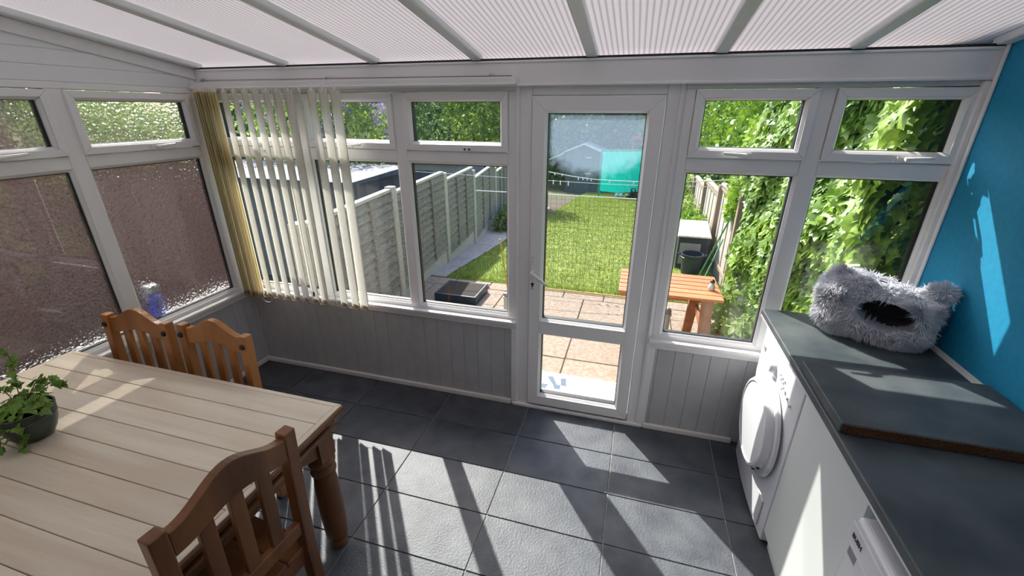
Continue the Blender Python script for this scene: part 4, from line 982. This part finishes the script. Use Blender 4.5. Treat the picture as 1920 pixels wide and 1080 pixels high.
# teal play net
gl_ = thing('teal_net_goal', (2.0, 18.5, -1.9), 'teal netted play goal standing on the far lawn', 'goal')
MB().tube([(1.12, 18.32, -1.88), (1.12, 18.32, .22)], .045, 10).build('pole', M_TEAL, gl_); MB().tube([(2.92, 18.6, -1.9), (2.92, 18.6, .24)], .04, 10).build('pole', M_TEAL, gl_)
MB().tube([(1.12, 18.32, .22), (2.92, 18.6, .24)], .03, 8).build('crossbar', M_TEAL, gl_)
nx_, nz_ = 24, 20
Vn = [(1.12+1.8*i/nx_, 18.32+.28*i/nx_+.25*math.sin(PI*i/nx_)*(1-j/nz_)+.03*math.sin(i*1.7+j), -1.72+.12*abs(2*i/nx_-1)+(1.92-.12*abs(2*i/nx_-1))*j/nz_) for j in range(nz_+1) for i in range(nx_+1)]
Fn = [(j*(nx_+1)+i, j*(nx_+1)+i+1, (j+1)*(nx_+1)+i+1, (j+1)*(nx_+1)+i) for j in range(nz_) for i in range(nx_)]
raw('net', Vn, Fn, M_TEALN, gl_, smooth=True)
tag(MB().bar((2.3, 21.5, .60), (3.3, 21.5, .63), .06, .10).bar((2.4, 21.5, .6), (2.4, 21.5, -2.2), .08, .08).bar((3.2, 21.5, .62), (3.2, 21.5, -2.2), .08, .08).build('red_swing_frame', M_RED), 'red bar of a frame behind the teal net', 'frame')
for x, m_, l in ((1.98, M_BALL, 'pale ball lying leftmost in front of the teal net'), (2.16, M_BALL, 'pale ball next to the mower side of the teal net'), (2.42, M_BALL2, 'olive ball against the black mower')):
    tag(MB().ball((x, 18.0, gz(18.0)+.10), .10).build('play_ball', m_, loc=(x, 18.0, gz(18)), smooth=True), l, 'ball', 'balls on the far lawn')
mo = thing('push_mower', (2.65, 17.9, gz(17.9)), 'small black push mower on the far lawn', 'mower')
z = gz(17.9); MB().box(2.45, 2.95, 17.7, 18.0, z+.06, z+.18).build('deck', M_BLACKP, mo, bevel=.03)
MB().box(2.55, 2.78, 17.75, 17.95, z+.18, z+.34).build('motor', M_BLACKP, mo, bevel=.03)
MB().tube([(2.85, 17.85, z+.15), (2.75, 17.85, z+.46), (2.62, 17.85, z+.46), (2.56, 17.85, z+.2)], .03, 8).build('handle', M_BLACKP, mo)
for x in (2.5, 2.9): MB().lathe([(.08, -.03), (.08, .03)], (x, 17.68, z+.08), 14, axis='y').build('wheel', M_BLACKP, mo)

# netting across the lawn edge
ne = thing('garden_netting', (2.1, 2.80, -.3), 'fine dark garden netting strung along the lawn edge with pale cords', 'netting')
nb2 = MB(); NX0, NX1 = 1.22, 3.05
k = 0; x = NX0
while x <= NX1: nb2.bar((x+.01*math.sin(k), 2.80, -.29), (x+.012*math.sin(k*2.3), 2.80, .955), .0022, .0022); x += .058; k += 1
z = -.25
while z < .93: nb2.bar((NX0, 2.80, z), (NX1, 2.80, z+.01*math.sin(z*20)), .0022, .0022); z += .058
nb2.build('mesh', M_NET, ne)['kind'] = 'stuff'
MB().tube([(NX0-.4, 2.80, .958), (NX1+.3, 2.80, .955)], .006, 6).build('top_cord', M_CORD, ne)
MB().tube([(NX0, 2.80, -.285), (NX1, 2.80, -.285)], .010, 6).build('bottom_cane', M_CANE, ne)
for (a, b, l) in (((1.25, 2.74, -.3), (1.155, 2.72, .37), 'yellow bamboo cane standing at the left end of the netting'), ((1.27, 2.70, -.28), (1.50, 2.74, -.05), 'short yellow bamboo cane leaning low at the netting corner')):
    cn = MB().tube([a, Vector(a).lerp(Vector(b), .5), b], .009, 8); tag(cn.build('bamboo_cane', M_CANE, loc=a), l, 'cane')
# washing lines and pegs
for i, (pts_, l) in enumerate((([(-.6, 3.5, 1.34), (1.53, 3.5, 1.144), (1.95, 3.5, 1.083), (2.27, 3.5, 1.054), (2.78, 3.5, 1.05), (3.5, 3.5, 1.08), (4.1, 3.5, 1.14)], 'upper white washing line across the garden'), ([(-.6, 3.62, 1.05), (1.53, 3.62, 1.0), (2.27, 3.62, .985), (2.78, 3.62, .985), (4.1, 3.62, 1.02)], 'lower thin washing line across the garden'))):
    tag(MB().tube(pts_, .0055 if i == 0 else .003, 6).build('washing_line', M_CORD, loc=pts_[0]), l, 'washing line')
ORD = ['leftmost', 'second', 'third', 'fourth', 'fifth', 'sixth', 'seventh', 'rightmost']
PEGL = ['leftmost long pale peg on the lower washing line', 'middle long pale peg on the lower washing line', 'rightmost long pale peg on the lower washing line']+[('%s small peg on the upper washing line' if q in (0, 7) else '%s small peg from the left on the upper washing line') % ORD[q] for q in range(8)]
for i, (x, yy_, z_, big) in enumerate(((1.66, 3.62, .985, 1), (1.76, 3.62, .98, 1), (1.87, 3.62, .975, 1), (1.70, 3.5, 1.11, 0), (1.80, 3.5, 1.10, 0), (2.02, 3.5, 1.06, 0), (2.08, 3.5, 1.06, 0), (2.14, 3.5, 1.055, 0), (2.19, 3.5, 1.05, 0), (2.43, 3.5, 1.04, 0), (2.74, 3.5, 1.04, 0))):
    h_ = .035 if big else .018
    tag(MB().box(x-.007, x+.007, yy_-.008, yy_+.008, z_-h_, z_+h_*.6).box(x-.004, x+.004, yy_-.012, yy_+.012, z_, z_+.008).build('clothes_peg', M_WHITEP, loc=(x, yy_, z_)), PEGL[i], 'peg', 'pegs on the lower washing line' if big else 'pegs on the upper washing line')

# storage box and bucket
sb = thing('storage_box', (3.75, 4.95, -.5), 'dark garden storage box with cream lid by the right fence', 'storage box')
MB().box(3.52, 3.98, 4.72, 5.25, -.56, .05).build('box_body', M_BLUEBK, sb, bevel=.01); MB().box(3.55, 3.86, 4.708, 4.72, -.40, -.05).build('side_panel', M_GREYPL, sb, bevel=.004)
MB().hexa([(3.49, 4.68, .05), (4.00, 4.68, .05), (4.00, 5.28, .05), (3.49, 5.28, .05), (3.50, 4.69, .075), (3.99, 4.69, .075), (3.99, 5.28, .20), (3.50, 5.28, .20)]).build('lid', M_CREAMLID, sb, bevel=.008)
bk = thing('black_bucket', (3.72, 4.45, -.47), 'black round bucket with side handles in front of the storage box', 'bucket')
MB().lathe([(.13, 0), (.155, .30), (.165, .30), (.168, .325), (.150, .325), (.148, .30), (.125, .03), (.001, .03)], (3.72, 4.45, gz(4.45)), 28).build('bucket_body', M_BLUEBK, bk, smooth='auto')
MB().lathe([(.160, .27), (.168, .275), (.160, .28)], (3.72, 4.45, gz(4.45)), 28, cap=False).build('rim_band', M_BLUEBK, bk)
for sx in (-1, 1): MB().tube([(3.72+sx*.15, 4.40, gz(4.45)+.30), (3.72+sx*.20, 4.42, gz(4.45)+.31), (3.72+sx*.20, 4.48, gz(4.45)+.31), (3.72+sx*.15, 4.50, gz(4.45)+.30)], .010, 6).build('side_handle', M_BLUEBK, bk)
for (a, b, l) in (((3.78, 4.05, -.42), (4.06, 3.9, .62), 'long green cane leaning on the right fence'), ((3.80, 3.75, -.39), (4.05, 4.15, .20), 'shorter green cane leaning behind the picnic table')):
    tag(MB().tube([a, b], .011, 8).build('green_cane', M_GCANE, loc=a), l, 'cane')

# picnic table
pt = thing('picnic_table', (3.15, 1.45, -.3), 'orange stained slatted picnic table on the patio', 'table')
for k in range(6):
    y0 = 1.195+.098*k; MB().box(2.72, 3.575, y0, y0+.088, .428, .452).build('slat', M_ORANGE, pt, loc=(3.15, y0+.04, .44), bevel=.004, seg=1)
for k in range(2):
    y0 = .955+.10*k; MB().box(2.72, 3.60, y0, y0+.09, .105, .130).build('bench_slat', M_ORANGE, pt, loc=(3.15, y0+.04, .12), bevel=.004, seg=1)
    y0 = 1.93+.10*k; MB().box(2.72, 3.60, y0, y0+.09, .105, .130).build('bench_slat', M_ORANGE, pt, loc=(3.15, y0+.04, .12), bevel=.004, seg=1)
for x in (2.86, 3.45):
    MB().bar((x, 1.22, .428), (x, 1.0, -.30), .04, .09, (1, 0, 0)).build('leg', M_BENCHL, pt); MB().bar((x, 1.76, .428), (x, 2.05, -.30), .04, .09, (1, 0, 0)).build('leg', M_BENCHL, pt)
    MB().box(x+.02, x+.05, .93, 2.14, .035, .105).build('crosspiece', M_BENCHL, pt); MB().box(x+.02, x+.05, 1.2, 1.78, .36, .428).build('top_batten', M_BENCHL, pt)
ln = thing('solar_lantern', (3.50, 1.42, .452), 'small glass lantern standing on the picnic table', 'lantern')
MB().lathe([(.025, 0), (.03, .01), (.03, .03), (.02, .05), (.008, .07)], (3.50, 1.42, .4525), 14).build('glass_body', M_LAMP, ln, smooth='auto'); MB().lathe([(.022, .07), (.018, .085), (.003, .10)], (3.50, 1.42, .4525), 12).build('cap', M_BLACKP, ln)
for (x, y_, z0, hh, l) in ((3.215, 1.84-.0, -.30, .36, 'galvanised bollard light beside the picnic table'), (1.475, 1.95, -.30, .28, 'galvanised bollard light left of the garden door')):
    b_ = thing('bollard_light', (x, y_, z0), l, 'garden light', 'bollard lights on the patio')
    MB().lathe([(.035, 0), (.035, hh*.72), (.045, hh*.74), (.045, hh*.80), (.036, hh*.82)], (x, y_, z0), 18).build('column', M_LAMP, b_, smooth='auto'); MB().lathe([(.036, hh*.82), (.040, hh*.88), (.030, hh*.96), (.006, hh)], (x, y_, z0), 18).build('cap', M_GREYPL, b_, smooth='auto')
# dark planter trough
tr_ = thing('planter_trough', (.75, 2.2, -.3), 'low dark rectangular trough on the patio below the left window', 'trough')
MB().box(.50, 1.05, 2.06, 2.52, -.298, -.19).build('trough_body', M_BLUEBK, tr_, bevel=.01); MB().box(.53, 1.02, 2.09, 2.49, -.196, -.186).build('compost', M_SOIL, tr_)
# potted plants between picnic table and fence
for (x, y_, s_, l, sd) in ((3.74, 1.05, .30, 'terracotta potted plant right of the picnic table', 51), (3.74, 1.72, .34, 'taller potted plant by the right fence behind the picnic table', 52)):
    p_ = thing('potted_shrub', (x, y_, -.3), l, 'plant')
    MB().lathe([(.08, 0), (.11, .20), (.12, .20), (.12, .235), (.105, .235), (.10, .21), (.001, .21)], (x, y_, -.30), 20).build('pot', M_TERR, p_, smooth='auto')
    foliage('foliage', [(x, y_, .12, .17, .17, s_)], 500, (.05, .09), M_TREE, p_, sd)
    MB().tube([(x, y_, -.1), (x, y_, .25)], .008, 6).build('stem', M_BARK, p_)
tag(MB().ball((.98, 2.68, -.27), .028, 8).build('garden_pebble', M_CREAMLID, loc=(.98, 2.68, -.3), smooth=True), 'single round white pebble at the lawn corner', 'pebble')
